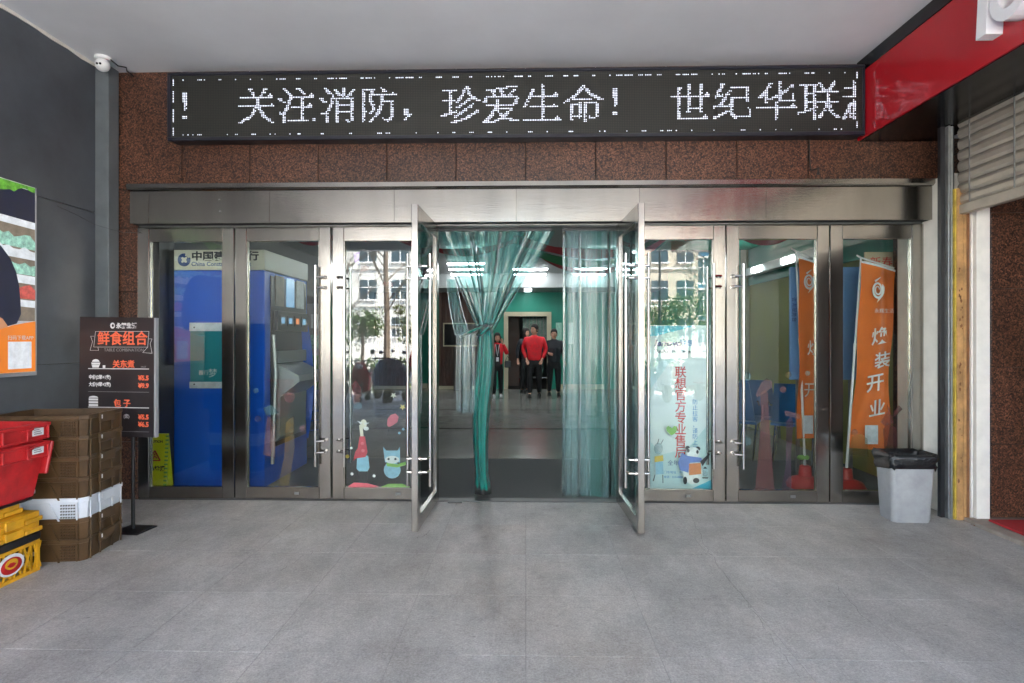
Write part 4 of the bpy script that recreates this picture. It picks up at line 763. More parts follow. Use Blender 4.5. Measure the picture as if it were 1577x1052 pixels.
for k, (px, py, r_, m_, lab) in enumerate(((1150, 580, 7, 'film_blue', 'blue, left of the red giraffe head'), (1150, 680, 7, 'film_blue', 'blue snowflake left of the red giraffe'), (1214, 577, 5, 'film_ochre', 'ochre, under the light blue board'), (1206, 600, 5, 'film_pink', 'pink, on the chair arm'), (1244, 575, 4, 'film_blue', 'on the half hidden banner'), (394, 602, 4, 'film_blue', 'on the blue cash machine side'), (397, 645, 5, 'film_purple', 'purple, on the cash machine'), (466, 660, 5, 'film_pink', 'pink, near the second door handle'))):
    stick('snow_dot_sticker', 'round tinted dot sticker, ' + lab, [('dot', m_, pc_(px, py, r_))])

# ================================================================== PVC STRIP CURTAINS
def ribbon(path, wd, width, bow=.012, mbow=5):
    rows = []
    for i, p in enumerate(path):
        p = Vector(p); w = Vector(wd[i] if isinstance(wd, list) else wd).normalized(); wi = width[i] if isinstance(width, list) else width
        tn = (Vector(path[min(i + 1, len(path) - 1)]) - Vector(path[max(0, i - 1)])).normalized(); nn = w.cross(tn)
        rows.append([p + w * (wi * (u / (mbow - 1) - .5)) + nn * (bow * (1 - (2 * u / (mbow - 1) - 1) ** 2)) for u in range(mbow)])
    return MB().loft(rows, close=False)
rc = random.Random(11); YC = 5.10
cr = thing('strip_curtain', 'straight hanging clear plastic strip curtain on the right of the opening', 'curtain', (.55, YC, 0), 0, 'plastic strip curtains in the entrance')
MB().box(lx(868), lx(956), YC - .02, YC + .02, HT - .02, HT + .004).build('rail', 'black_metal', cr, W=True)
n_ = 11
for k in range(n_):
    x = ax(873, YC) + (ax(950, YC) - ax(873, YC)) * k / (n_ - 1) + rc.uniform(-.008, .008); y = YC - .012 + .022 * (k % 2) + rc.uniform(-.006, .006); ph = rc.uniform(0, 6)
    path = [(x + .008 * math.sin(ph + i * .5) * i / 12, y + .012 * math.sin(ph * 2 + i * .6) * i / 12, HT - .02 - (HT - .035 - rc.uniform(0, .0005)) * i / 12) for i in range(13)]
    an = rc.uniform(-.5, .5); ribbon(path, (math.cos(an), math.sin(an), 0), .088, rc.choice((-.018, .018, .01))).build('strip', 'pvc_clear' if k < 5 or k == 8 else 'pvc_teal', cr, W=True, smooth='all')
cl_ = thing('strip_curtain', 'teal plastic strip curtain gathered and tied on the left of the opening', 'curtain', (-.4, YC, 0), 0, 'plastic strip curtains in the entrance')
MB().box(lx(674), lx(852), YC - .02, YC + .02, HT - .02, HT + .004).build('rail', 'black_metal', cl_, W=True)
kn = at(748, 512, YC); bx_ = at(742, 700, YC); n_ = 24
for k in range(n_):
    u = k / (n_ - 1); x0 = ax(680, YC) + (ax(846, YC) - ax(680, YC)) * u; kx = kn.x - .035 + .075 * u + rc.uniform(-.012, .012); y = YC + rc.uniform(-.03, .03)
    path = []; wi = []
    kz = kn.z + rc.uniform(-.02, .03)
    for i in range(11):
        t = i / 10; e = t ** 1.12; path.append((x0 + (kx - x0) * e + .01 * math.sin(t * 3.1) * (1 if u < .5 else -1), y + .05 * math.sin(t * 3.1) * (k % 3 - 1), HT - .02 + (kz - HT + .02) * t)); wi.append(.105 * (1 - t) + .032 * t)
    an = rc.uniform(-.45, .45); wds = [(math.cos(an + 1.2 * (i / 10) ** 2), math.sin(an + 1.2 * (i / 10) ** 2), 0) for i in range(11)]
    ribbon(path, wds, wi, rc.choice((-.014, .016, .01))).build('strip', 'pvc_teal', cl_, W=True, smooth='all')
# gathered tail below the tie
mb = MB(); rings = []
for i in range(17):
    t = i / 16; z = kn.z + .05 - (kn.z + .05 - .03) * t; cxx = kn.x + (ax(742, YC) - kn.x) * min(1, t * 2.2) + .012 * math.sin(t * 7); w = .066 + .012 * math.sin(t * 5) + (.012 if t > .9 else 0); 
    if i < 3: w *= .85 + .05 * i
    rings.append([(cxx + (w * (1 + .13 * math.sin(a * 9 + t * 2))) * math.cos(a), YC + .045 * (1 + .16 * math.sin(a * 7 + 1)) * math.sin(a), z) for a in [2 * math.pi * q / 40 for q in range(40)]])
mb.loft(rings); mb.build('gathered_tail', 'pvc_bundle', cl_, W=True, smooth='all')
tie = MB(); p0, p1 = at(709, 519, YC), at(752, 500, YC); tie.tube([p0, p0.lerp(p1, .5) + Vector((0, -.07, .004)), p1 + Vector((0, -.03, 0))], .014, 6); tie.tube([p1 + Vector((.03, -.02, .0)), kn + Vector((-.03, -.075, -.01)), kn + Vector((-.07, -.01, -.02))], .018, 6); tie.build('tie_band', 'pvc_bundle', cl_, W=True, smooth='all')
for k in range(3):      # loop of strips drawn to the tie
    p0 = at(692 + 3 * k, 430, YC); p1 = at(706 + 7 * k, 516, YC); ribbon([p0.lerp(p1, i / 6) + Vector((-.012 * math.sin(i / 6 * 3.1), -.03 * i / 6, 0)) for i in range(7)], (1, .25 - .2 * k, 0), .055, .012).build('strip', 'pvc_teal', cl_, W=True, smooth='all')
for k in range(4):      # folded ends hanging over the tie
    x = ax(708.5 + 6.5 * k, YC); ribbon([(x + .003 * math.sin(i + k), YC - .05 - .012 * (k % 2), az(514, YC) - (az(514, YC) - az(635, YC)) * i / 8) for i in range(9)], (1, .18 * (-1) ** k, 0), .058, .012 * (-1) ** k).build('folded_end', 'pvc_clear', cl_, W=True, smooth='all')

# ================================================================== LEFT FOREGROUND: poster, menu board, crates, camera
# ---- lit poster on the side wall (local x runs along +Y, faces +X)
ps = thing('wall_poster', 'bright supermarket poster with orange bag on the grey side wall', 'poster', (XL, 4.148, 0), R(90))
zt_, zb_p = 2.545, 1.15; Wd = 1.05
pb_ = MB().box(-Wd, 0, -.05, -.001, zb_p, zt_, .003).build('backing_box', 'poster_white', ps)
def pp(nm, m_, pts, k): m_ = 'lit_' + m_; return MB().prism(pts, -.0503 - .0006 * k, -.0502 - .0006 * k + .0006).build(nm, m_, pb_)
e0, e1 = -Wd + .006, -.006
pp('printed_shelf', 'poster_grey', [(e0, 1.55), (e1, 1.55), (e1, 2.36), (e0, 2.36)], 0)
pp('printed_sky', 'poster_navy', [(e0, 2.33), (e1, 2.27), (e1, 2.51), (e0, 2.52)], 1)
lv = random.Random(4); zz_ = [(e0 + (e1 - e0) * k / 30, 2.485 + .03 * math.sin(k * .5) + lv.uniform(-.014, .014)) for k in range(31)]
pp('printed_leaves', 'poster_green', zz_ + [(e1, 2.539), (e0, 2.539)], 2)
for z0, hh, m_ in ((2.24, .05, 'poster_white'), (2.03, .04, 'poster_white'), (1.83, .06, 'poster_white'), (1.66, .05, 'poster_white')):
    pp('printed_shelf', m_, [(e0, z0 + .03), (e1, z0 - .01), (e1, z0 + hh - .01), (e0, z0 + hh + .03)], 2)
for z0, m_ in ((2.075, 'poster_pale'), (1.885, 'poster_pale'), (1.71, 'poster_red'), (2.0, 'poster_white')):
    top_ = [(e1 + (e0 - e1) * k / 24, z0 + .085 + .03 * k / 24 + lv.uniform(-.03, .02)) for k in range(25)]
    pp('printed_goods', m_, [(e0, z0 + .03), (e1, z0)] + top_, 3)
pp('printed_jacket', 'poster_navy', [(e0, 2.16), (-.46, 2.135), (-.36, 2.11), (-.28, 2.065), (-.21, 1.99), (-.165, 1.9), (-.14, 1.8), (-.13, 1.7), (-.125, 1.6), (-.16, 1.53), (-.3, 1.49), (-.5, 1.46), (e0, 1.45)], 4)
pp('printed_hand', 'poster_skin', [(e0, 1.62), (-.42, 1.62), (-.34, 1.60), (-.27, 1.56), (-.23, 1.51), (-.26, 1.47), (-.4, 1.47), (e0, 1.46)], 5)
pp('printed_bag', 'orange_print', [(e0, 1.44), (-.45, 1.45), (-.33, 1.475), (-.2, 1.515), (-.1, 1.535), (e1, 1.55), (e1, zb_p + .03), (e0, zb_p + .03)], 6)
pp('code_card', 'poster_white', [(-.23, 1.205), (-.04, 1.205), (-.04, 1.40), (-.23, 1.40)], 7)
text('扫码下载APP', .036, 'ink_white', pb_, -.235, -.0552, 1.415, spacing=1.05)
MB().box(-Wd, .004, -.056, -.0505, zb_p, zb_p + .028, .002).build('bottom_rail', 'board_edge', ps)
MB().box(0.0005, .006, -.054, -.001, zb_p, zt_, .001).build('side_frame', 'board_edge', ps)
MB().tube([(XL + .004, 4.40, 2.47), (XL + .006, 4.6, 2.44), (XL + .005, 4.79, 2.40), (XL + .14, 4.797, 2.36), (XL + .14, 4.94, 2.36), (ax(212, 4.9), 4.945, 2.36)], .0025, 5).build('cable', 'cable_grey', label='thin grey wire running along the dark side wall', cat='cable')
for z in (2.47, 2.40, 1.62):
    pass
# ---- security camera at the corner under the ceiling
sc_ = thing('security_camera', 'white dome security camera under the ceiling in the left corner', 'camera', (ax(159, 4.68), 4.68, ZC))
q = at(159, 100, 4.68); ZD = ZC
MB().lathe([(.062, 0), (.064, -.02), (.058, -.028)], (q.x, q.y, ZD - .001), 20).build('base', 'camera_white', sc_, W=True, smooth=True)
MB().ball((q.x, q.y - .008, q.z - .005), .055, 18, 10).build('dome', 'camera_white', sc_, W=True, smooth='all')
for s in (-1, 1): MB().ball((q.x + s * .013 + .006, q.y - .060, q.z - .016), .009, 8, 6).build('lens', 'lens_black', sc_, W=True, smooth=True)
MB().tube([(q.x + .06, q.y, ZC - .02), (q.x + .09, q.y + .05, ZC - .05), (q.x + .11, q.y + .12, ZC - .03), (q.x + .13, q.y + .1, ZC - .07), (q.x + .1, 4.9, ZC - .06)], .006, 6).build('lead', 'cable_black', sc_, W=True)
# ---- menu board on a stand
def lq(px, py, Y=4.12): return at(px, py, Y)
bx0 = lq(200, 822)
mn = thing('menu_board', 'black menu board with orange prices on a thin black stand', 'sign', (bx0.x, 4.12, 0), R(-6))
bw_, z0, z1 = .622, .70, 1.585
cxb = -.10
MB().prism([(cxb - bw_ / 2, z0 - .0), (cxb + bw_ / 2 - .012, z0), (cxb + bw_ / 2, z1 - .01), (cxb - bw_ / 2 + .012, z1)], -.012, .012).build('board', 'board_black', mn)
MB().box(cxb + bw_ / 2 - .006, cxb + bw_ / 2 + .006, -.013, .02, z0, z1 - .012, .001).build('edge_strip', 'board_edge', mn)
MB().tube([(0, .03, .012), (0, .03, 1.2)], .013, 10).build('pole', 'black_metal', mn, smooth=True)
MB().box(-.1, .12, -.07, .13, 0, .01, .004).build('base', 'black_metal', mn)
F_ = -.0128
def mt(s, x, z, size, m_, **k): return text(s, size, m_, mn, cxb + x, F_, z, ext=.0004, **k)
def ml(pts, m_='ink_grey', w=.0022, nm='printed_line'):
    mb = MB()
    for a_, b_ in zip(pts[:-1], pts[1:]):
        d = Vector((b_[0] - a_[0], b_[1] - a_[1])); nrm = Vector((-d.y, d.x)).normalized() * w / 2
        mb.prism([(cxb + a_[0] - nrm.x, a_[1] - nrm.y), (cxb + b_[0] - nrm.x, b_[1] - nrm.y), (cxb + b_[0] + nrm.x, b_[1] + nrm.y), (cxb + a_[0] + nrm.x, a_[1] + nrm.y)], F_ - .0004, F_ + .0007)
    return mb.build(nm, m_, mn)
mt('永辉生活', .0, 1.502, .042, 'ink_white', off=.0015)
mb = MB(); mb.prism(circ(cxb - .03, 1.518, .019, .022, 16), F_ - .0004, F_ + .0007); mb.build('swirl_logo', 'ink_white', mn); mb = MB(); mb.prism(circ(cxb - .027, 1.518, .009, .011, 12), F_ - .0009, F_ - .0003); mb.build('swirl_logo', 'board_black', mn)
mt('鲜食组合', -.155, 1.385, .108, 'ink_orange', off=.002, sx=.95)
ml([(-.185, 1.36), (.255, 1.36), (.265, 1.475), (-.17, 1.475), (-.185, 1.36)], 'ink_white', .002); ml([(-.18, 1.44), (-.21, 1.44), (-.195, 1.40), (-.215, 1.335), (-.145, 1.335), (-.15, 1.36), (-.185, 1.36)], 'ink_white', .0018); ml([(.26, 1.42), (.29, 1.42), (.275, 1.385), (.29, 1.315), (.215, 1.32), (.255, 1.36)], 'ink_white', .0018)
mt('TABLE COMBINATION', -.10, 1.328, .032, 'ink_grey')
mt('关东煮', -.03, 1.213, .06, 'ink_orange', off=.0015); mt('FAST', .2, 1.208, .02, 'ink_grey')
ml([(-.23, 1.2), (.265, 1.2)], 'ink_white', .005)
mt('中份(2荤+1素)', -.225, 1.125, .034, 'ink_white', off=.001, sx=.85); mt('大份(4荤+2素)', -.225, 1.072, .034, 'ink_white', off=.001, sx=.85)
for s, z in (('¥5.5', 1.118), ('¥9.9', 1.062), ('¥5.5', .832), ('¥6.5', .778)): mt(s, .18, z, .047, 'ink_orange', off=.002)
ml([(-.23, 1.03), (.265, 1.03)], 'ink_grey', .003); mt('包 子', -.02, .925, .06, 'ink_orange', off=.0015); ml([(-.23, .915), (.265, .915)], 'ink_white', .005); mt('鲜肉包(个)', -.225, .84, .034, 'ink_white', sx=.85); mt('(套)', .06, .84, .034, 'ink_white', sx=.85); ml([(-.23, .74), (.265, .74)], 'ink_grey', .003)
mb = MB(); mb.prism([(cxb - .205, 1.245), (cxb - .195, 1.208), (cxb - .145, 1.208), (cxb - .13, 1.245)], F_ - .0004, F_ + .0007); mb.prism(circ(cxb - .168, 1.25, .03, .02, 12, 0, math.pi), F_ - .0004, F_ + .0007); mb.prism([(cxb - .11, 1.205), (cxb - .09, 1.205), (cxb - .09, 1.225), (cxb - .11, 1.225)], F_ - .0004, F_ + .0007); mb.build('printed_bowl', 'ink_white', mn)
ml([(-.2, 1.23), (-.14, 1.23)], 'board_black', .003)
mb = MB()
for k in range(3): mb.box(cxb - .225, cxb - .15, F_ - .0004, F_ + .0007, .922 + k * .021, .937 + k * .021)
mb.prism(circ(cxb - .187, .984, .038, .014, 12, 0, math.pi), F_ - .0004, F_ + .0007); mb.build('printed_steamer', 'ink_white', mn)
# ---- brown stacking crates with one white one
def stack_crate(lab, m_, z):
    t = thing('stacking_crate', lab, 'crate', (CR[0], CR[1], z), CRZ, 'stacking crates beside the menu board')
    w, d, h, th = .58, .40, .142, .007      # near right corner of the stack is the local origin; body goes to -x and +y
    ch = .035
    def ring(o, z): return [(-w + ch - o, -o, z), (-ch + o * .4, -o, z), (o, ch - o * .4, z), (o, d + o, z), (-w - o, d + o, z), (-w - o, -o + ch, z)]
    mb = MB(); rings = [ring(-.012, .0), ring(-.002, h * .8), ring(.003, h * .82), ring(.003, h), ring(-th, h), ring(-th - .012, .006)]; mb.loft(rings, caps=False)
    mb.add([tuple(p) for p in ring(-.012, .0)], [(5, 4, 3, 2, 1, 0)]); mb.add([tuple(p) for p in ring(-th - .012, .006)], [(0, 1, 2, 3, 4, 5)]); mb.build('body', m_, t)
    for x in (-.045, -w + .045, -w + .2): MB().box(x - .004, x + .004, -.01, -.002, .004, h * .82, .002).build('rib', m_, t)
    for y in (.05, .15, .28, d - .02): MB().box(.0, .008, y - .005, y + .005, .004, h * .82, .002).build('rib', m_, t)
    for k in range(2):
        s = -.155 - k * .30; MB().loft([[(s, -.011, .0), (s + .008, -.011, .0), (s + .008, -.003, .0), (s, -.003, .0)], [(s - .065, -.004, h * .8), (s - .057, -.004, h * .8), (s - .057, .004, h * .8), (s - .065, .004, h * .8)]]).build('diagonal_rib', m_, t)
    MB().box(.002, .014, .13, .30, h * .55, h * 1.0, .003).build('handle_lip', m_, t)
    MB().box(.0145, .017, .145, .155, h * .72, h * .9, .001).build('clip', 'label_paper', t)
    pf_ = MB()
    for a_ in range(6):
        for b_ in range(5): x = -.142 + a_ * .0155; z_ = .018 + b_ * .019; pf_.box(x, x + .008, -.0105, -.004, z_, z_ + .009)
    pf_.build('perforations', 'brown_hole' if m_ != 'white_plastic' else 'hall_grey', t, kind='stuff')
    MB().box(-.36, -.29, -.012, -.006, .05, .075, .001).build('printed_label', 'label_paper', t)
CR = (ax(131, 3.56), 3.56); CRZ = R(7)
names = ['brown slatted crate lowest in the stack beside the menu board', 'brown crate second from the floor in the corner stack', 'pale white crate inside the brown crate stack', 'brown crate resting directly on the white crate', 'brown crate fifth from the floor in the stack', 'brown crate second from the top of the stack', 'empty brown crate topmost in the stack beside menu board']
for k in range(7): stack_crate(names[k], 'white_plastic' if k == 2 else 'brown_plastic', k * .1315)
# ---- yellow and red crates nearer the wall
YX = -3.0; ye = 3.42; yn = 2.84; xw = YX - .40
mc = thing('milk_crate', 'yellow lattice crate with red emblem on the floor at left', 'crate', ((YX + xw) / 2, 3.14, 0), 0)
def bar(mb, p, q, r_): mb.tube([p, q], r_, 4)
fm = MB(); hC = .19
for z in (.01, hC - .01):
    for a_, b_ in (((YX, yn), (YX, ye)), ((YX, ye), (xw, ye)), ((xw, ye), (xw, yn)), ((xw, yn), (YX, yn))): fm.box(min(a_[0], b_[0]) - .008, max(a_[0], b_[0]) + .008, min(a_[1], b_[1]) - .008, max(a_[1], b_[1]) + .008, z - .01, z + .01)
for x in (YX, xw):
    for y in (yn, ye): fm.box(x - .0095, x + .0095, y - .0095, y + .0095, 0, hC + .001)
fm.build('frame', 'yellow_plastic', mc, W=True)
lt2 = MB()
for k in range(9):
    y = yn + .01 + k * .068
    for x in (YX, xw): lt2.box(x - .004, x + .004, 0, .001, 0, .001) if False else lt2.loft([[(x - .005, y - .005, .015), (x + .005, y - .005, .015), (x + .005, y + .005, .015), (x - .005, y + .005, .015)], [(x - .005, y + .045, hC - .015), (x + .005, y + .045, hC - .015), (x + .005, y + .055, hC - .015), (x - .005, y + .055, hC - .015)]]); lt2.loft([[(x - .0045, y + .045, .015), (x + .0045, y + .045, .015), (x + .0045, y + .055, .015), (x - .0045, y + .055, .015)], [(x - .0045, y - .005, hC - .015), (x + .0045, y - .005, hC - .015), (x + .0045, y + .005, hC - .015), (x - .0045, y + .005, hC - .015)]])
for k in range(7):
    x = xw + .01 + k * .058
    for y in (yn, ye): lt2.box(x, x + .01, y - .005, y + .005, .015, hC - .015)
for k in range(6): lt2.box(xw, YX, yn + .04 + k * .1, yn + .055 + k * .1, .006, .014)
lt2.build('lattice', 'yellow_plastic', mc, W=True, kind='stuff')
em = Matrix.Translation((YX + .006, 3.235, .105)) @ Matrix.Rotation(R(90), 4, 'Z')
def emb(nm, m_, pts, k): return MB(em).prism(pts, -.004 - .001 * k, -.0005 - .001 * k).build(nm, m_, mc, W=True)
emb('emblem', 'label_paper', circ(0, 0, .085, .062, 28), 0); emb('emblem', 'red_plastic', circ(0, -.004, .068, .047, 28), 1); emb('emblem', 'yellow_plastic', circ(0, .006, .042, .03, 20), 2); emb('emblem', 'red_plastic', [(-.03, 0), (-.01, -.012), (.012, -.012), (.03, 0), (.012, .012), (-.012, .014)], 3)
MB().box(xw - .01, YX + .016, yn - .01, ye + .012, hC + .003, hC + .05, .006).build('tray', 'black_plastic', label='flat black tray between yellow crates', cat='tray')
for k in range(3):
    z = hC + .053 + k * .066; t = thing('folded_crate', 'folded yellow crate %s the pile under the red totes' % ('lowest of', 'in the middle of', 'topmost of')[k], 'crate', ((YX + xw) / 2, 3.1, z), 0, 'folded yellow crates under red totes'); dxo = (.02, .03, -.03)[k]; dy = (.02, .01, -.06)[k]
    MB().box(xw, YX + dxo - .012, yn, ye + dy - .012, z, z + .062, .004).build('body', 'yellow_plastic', t, W=True)
    for j in range(5):
        y = ye + dy - .125 - j * .13; MB().box(YX + dxo - .013, YX + dxo + .004, y, y + .12, z + .004, z + (.055 if j % 2 else .03), .004).build('side_rib', 'yellow_plastic', t, W=True)
    MB().box(xw + .02, YX + dxo - .03, ye + dy - .012, ye + dy, z + .006, z + .05, .004).build('end_rib', 'yellow_plastic', t, W=True)
zR = hC + .053 + .2
MB().box(xw, YX, yn, ye - .03, zR, zR + .012, .003).build('tray', 'black_plastic', label='thin black slip sheet under the red totes', cat='tray')
def tote(lab, z0, z1, zr):
    t = thing('red_tote', lab, 'crate', ((YX + xw) / 2, 3.15, z0), 0, 'nested red totes')
    x0, x1, y0, y1 = xw - .02, YX + .03, yn - .1, ye + .045
    def rg(o, z): return [(x0 - o, y0 - o, z), (x1 + o, y0 - o, z), (x1 + o, y1 + o, z), (x0 - o, y1 + o, z)]
    mb = MB(); mb.loft([rg(-.05, z0), rg(-.018, zr), rg(.0, zr + .004), rg(0, z1), rg(-.01, z1), rg(-.022, zr), rg(-.054, z0 + .006)], caps=False); mb.add([tuple(p) for p in rg(-.05, z0)], [(3, 2, 1, 0)]); mb.add([tuple(p) for p in rg(-.054, z0 + .006)], [(0, 1, 2, 3)]); mb.build('body', 'red_plastic', t, W=True)
    r_ = MB(); r_.box(x1 - .002, x1 + .012, y0, y1 + .01, z1 - .022, z1 - .002, .003)
    for y in (y1 - .005, y1 - .15, y1 - .31, y1 - .47): r_.box(x1 - .002, x1 + .01, y - .006, y + .006, zr + .005, z1 - .02, .002)
    r_.box(x1 - .002, x1 + .008, y0, y1, zr + .004, zr + .014, .002); r_.build('rim_ribs', 'red_plastic', t, W=True)
    lb_ = MB().box(x1 + .0005, x1 + .0035, y1 - .115, y1 - .035, zr + .03, z1 - .03, .001).build('paper_label', 'label_paper', t, W=True)
    pr = MB()
    for k in range(4): pr.box(x1 + .0036, x1 + .0042, y1 - .105, y1 - .05 - .008 * k, zr + .04 + k * .012, zr + .045 + k * .012)
    pr.build('print', 'ink_grey', lb_, W=True)
    MB().box(x1 - .06, x1 - .01, y1 + .0, y1 + .012, zr + .02, z1 - .03, .003).build('end_handle', 'red_plastic', t, W=True)
    MB().tube([(x1 + .012, y1 - .2, z1 - .03), (x1 + .022, y1 - .16, z1 - .035), (x1 + .012, y1 - .12, z1 - .03)], .006, 6).build('hinge_hook', 'red_plastic', t, W=True)
    return t
zA = zR + .014
t = tote('red tote lower of the nested pair, body resting on yellow crates', zA, zA + .335, zA + .235)
MB(Matrix.Translation((YX - .02, ye + .075, zA + .325)) @ Matrix.Rotation(R(-14), 4, 'X')).box(-.05, .06, -.012, .012, -.20, 0, .006).build('lid_flap', 'red_plastic', t, W=True)
tote('red tote nested on top of the pair with paper label', zA + .12, zA + .45, zA + .345)
# ---- grey bin with black liner
bn = thing('waste_bin', 'grey plastic waste bin with black liner before the rightmost light', 'bin', (ax(1393, 4.56), 4.56, 0), R(-2))
def rr(w, d, z, n=6, e=.035, wob=0):
    pts = []
    for cx_, cy_, a0 in ((w - e, d - e, 0), (-w + e, d - e, 90), (-w + e, -d + e, 180), (w - e, -d + e, 270)):
        for k in range(n): a = R(a0 + 90 * k / (n - 1)); pts.append((cx_ + e * math.cos(a) , cy_ + e * math.sin(a), z + wob * math.sin(len(pts) * 2.3)))
    return pts
MB().loft([rr(.138, .095, 0), rr(.146, .10, .02), rr(.168, .118, .50), rr(.163, .113, .50), rr(.135, .09, .02)], caps=True).build('body', 'bin_grey', bn, smooth=True)
rb_ = random.Random(2); rgs = []
for z, o, wv in ((.405, .010, .02), (.43, .02, .012), (.46, .014, .01), (.495, .026, .012), (.525, .022, .014), (.532, .0, .01), (.49, -.015, .008), (.40, -.03, .02), (.2, -.08, .02)):
    rgs.append([(x * (1 + rb_.uniform(-.035, .035)), y * (1 + rb_.uniform(-.035, .035)), zz + rb_.uniform(-wv, wv)) for x, y, zz in rr(.160 + o, .110 + o, z)])
MB().loft(rgs, caps=False).build('liner', 'bag_black', bn, smooth='all')
mb = MB(); mb.loft([[(.15, -.08, .525), (.15, .03, .52), (.15, .08, .5)], [(.19, -.09, .525), (.20, .0, .52), (.19, .08, .5)], [(.205, -.08, .5), (.22, .0, .495), (.205, .06, .48)]], close=False); mb.build('liner_flap', 'bag_black', bn, smooth='all')

# ================================================================== PEOPLE IN THE HALL
def skin(verts, edges, name, m_, parent, sub=1, root=0):
    me = bpy.data.meshes.new('sk'); me.from_pydata([v[:3] for v in verts], edges, []); o = bpy.data.objects.new('sk', me); COL.objects.link(o)
    mo = o.modifiers.new('s', 'SKIN'); mo.use_smooth_shade = True
    if not me.skin_vertices:
        me.attributes.new  # layer comes with the modifier
        bm = bmesh.new(); bm.from_mesh(me); bm.verts.layers.skin.verify(); bm.to_mesh(me); bm.free()
    sv = me.skin_vertices[0].data
    for i, v in enumerate(verts):
        r_ = v[3]; sv[i].radius = r_ if isinstance(r_, tuple) else (r_, r_); sv[i].use_root = (i == root)
    o.modifiers.new('ss', 'SUBSURF').levels = sub
    bpy.context.view_layer.update()
    out = bpy.data.meshes.new_from_object(o.evaluated_get(bpy.context.evaluated_depsgraph_get())); bpy.data.objects.remove(o)
    out.materials.clear(); out.materials.append(MATS[m_]); out.name = name
    return link(name, out, parent, smooth='all')
def person(lab, loc, rz, H, top, hands, stride, headturn, hair='short', shoe='shoe_black', build=1.0, collar=True, extra=None):
    t = thing('person', lab, 'person', loc, rz, 'people walking in the hall'); s = H / 1.75; B = build
    sh_ = .185 * B; hp = .09 * B
    # hands: list of (elbow, wrist) for left(-x) and right(+x) in metres for a 1.75 m figure; figure faces -y
    V = []; E_ = []
    def v(x, y, z, r_): V.append((x * s, y * s, z * s, (r_[0] * s, r_[1] * s) if isinstance(r_, tuple) else r_ * s)); return len(V) - 1
    def e(a, b): E_.append((a, b))
    pel = v(0, .01, .95, (.08, .06)); sp1 = v(0, .01, 1.12, (.08, .06)); chs = v(0, .012, 1.3, (.085, .06)); nk = v(0, .01, 1.46, .055); nk2 = v(0, -.005, 1.51, .05)
    hd_ = v(0, -.015, 1.60, .07)
    for a, b in ((pel, sp1), (sp1, chs), (chs, nk), (nk, nk2), (nk2, hd_)): e(a, b)
    arms, legs = [], []
    for sd_, (el, wr) in zip((-1, 1), hands):
        a0 = v(sd_ * sh_, .01, 1.40, .055); a1 = v(sd_ * el[0], el[1], el[2], .04); a2 = v(sd_ * wr[0], wr[1], wr[2], .027)
        d = (Vector((sd_ * wr[0], wr[1], wr[2])) - Vector((sd_ * el[0], el[1], el[2]))).normalized(); pm = Vector((sd_ * wr[0], wr[1], wr[2])) + d * .07
        a3 = v(*pm, (.032, .02)); e(chs, a0); e(a0, a1); e(a1, a2); e(a2, a3); arms.append((a0, a1, a2))
        sidev = d.cross(Vector((0, 1, 0))); sidev = sidev.normalized() if sidev.length > .1 else Vector((1, 0, 0)); cur = Vector((0, -1, 0))
        for k, fl in enumerate((.075, .085, .08, .06)):
            b0 = pm + d * .02 + sidev * (k - 1.5) * .019; f1 = v(*b0, .0095); f2 = v(*(b0 + d * fl * .5 + cur * .006), .009); f3 = v(*(b0 + d * fl * .85 + cur * .026), .0075); e(a3, f1); e(f1, f2); e(f2, f3)
        th0 = pm - d * .03 - sidev * .03 * sd_ * -1; f1 = v(*th0, .011); f2 = v(*(th0 + d * .045 + cur * .02), .0095); e(a3, f1); e(f1, f2)
    for sd_, (ky, fy) in zip((-1, 1), stride):
        h0 = v(sd_ * hp, 0, .88, .06); k0 = v(sd_ * (hp + .005), ky, .5, .045); an = v(sd_ * (hp + .01), fy, .09, .037); to = v(sd_ * (hp + .02), fy - .12, .035, .034); e(pel, h0); e(h0, k0); e(k0, an); e(an, to); legs.append((h0, k0, an, to))
    body = skin(V, E_, 'body', 'skin', t, 1, pel)
    # head features
    hm = Matrix.Translation((0, -.015 * s, 1.615 * s)) @ Matrix.Rotation(headturn, 4, 'Z') @ Matrix.Scale(s, 4)
    f = MB(hm); f.ball((0, 0, .0), (.076, .092, .118), 16, 12); f.loft([[(-.006, -.088, .03), (.006, -.088, .03), (.004, -.088, .0)], [(-.014, -.086, -.025), (.014, -.086, -.025), (0, -.112, -.02)]]); f.ball((.077, .005, 0), (.012, .02, .03), 8, 6); f.ball((-.077, .005, 0), (.012, .02, .03), 8, 6); f.build('face', 'skin', body, smooth='all')
    eb = MB(hm); 
    for q in (-1, 1): eb.ball((q * .03, -.083, .02), (.013, .008, .006), 8, 5); eb.box(q * .03 - .018, q * .03 + .018, -.09, -.08, .037, .043)
    eb.build('eyes', 'hair', body); MB(hm).ball((0, -.083, -.05), (.022, .01, .007), 8, 5).build('mouth', 'lips', body)
    hr = MB(hm); hr.loft([[(rx * math.cos(a) , .012 + ry * math.sin(a) - (.0 if math.sin(a) > -.3 else -.0), z + (.06 if math.sin(a) < -.5 else 0) * w_) for a in [2 * math.pi * k / 18 for k in range(18)]] for rx, ry, z, w_ in ((.085, .085, -.04 if hair == 'short' else -.17, 1.9 if hair == 'short' else 3.9), (.09, .1, .03, .62), (.09, .104, .07, .1), (.076, .092, .115, 0), (.04, .05, .15, 0), (.005, .005, .158, 0))]); hr.build('hair', 'hair', t, smooth='all')
    # clothes
    CV = []; CE = []
    def cv(x, y, z, r_): CV.append((x * s, y * s, z * s, (r_[0] * s, r_[1] * s) if isinstance(r_, tuple) else r_ * s)); return len(CV) - 1
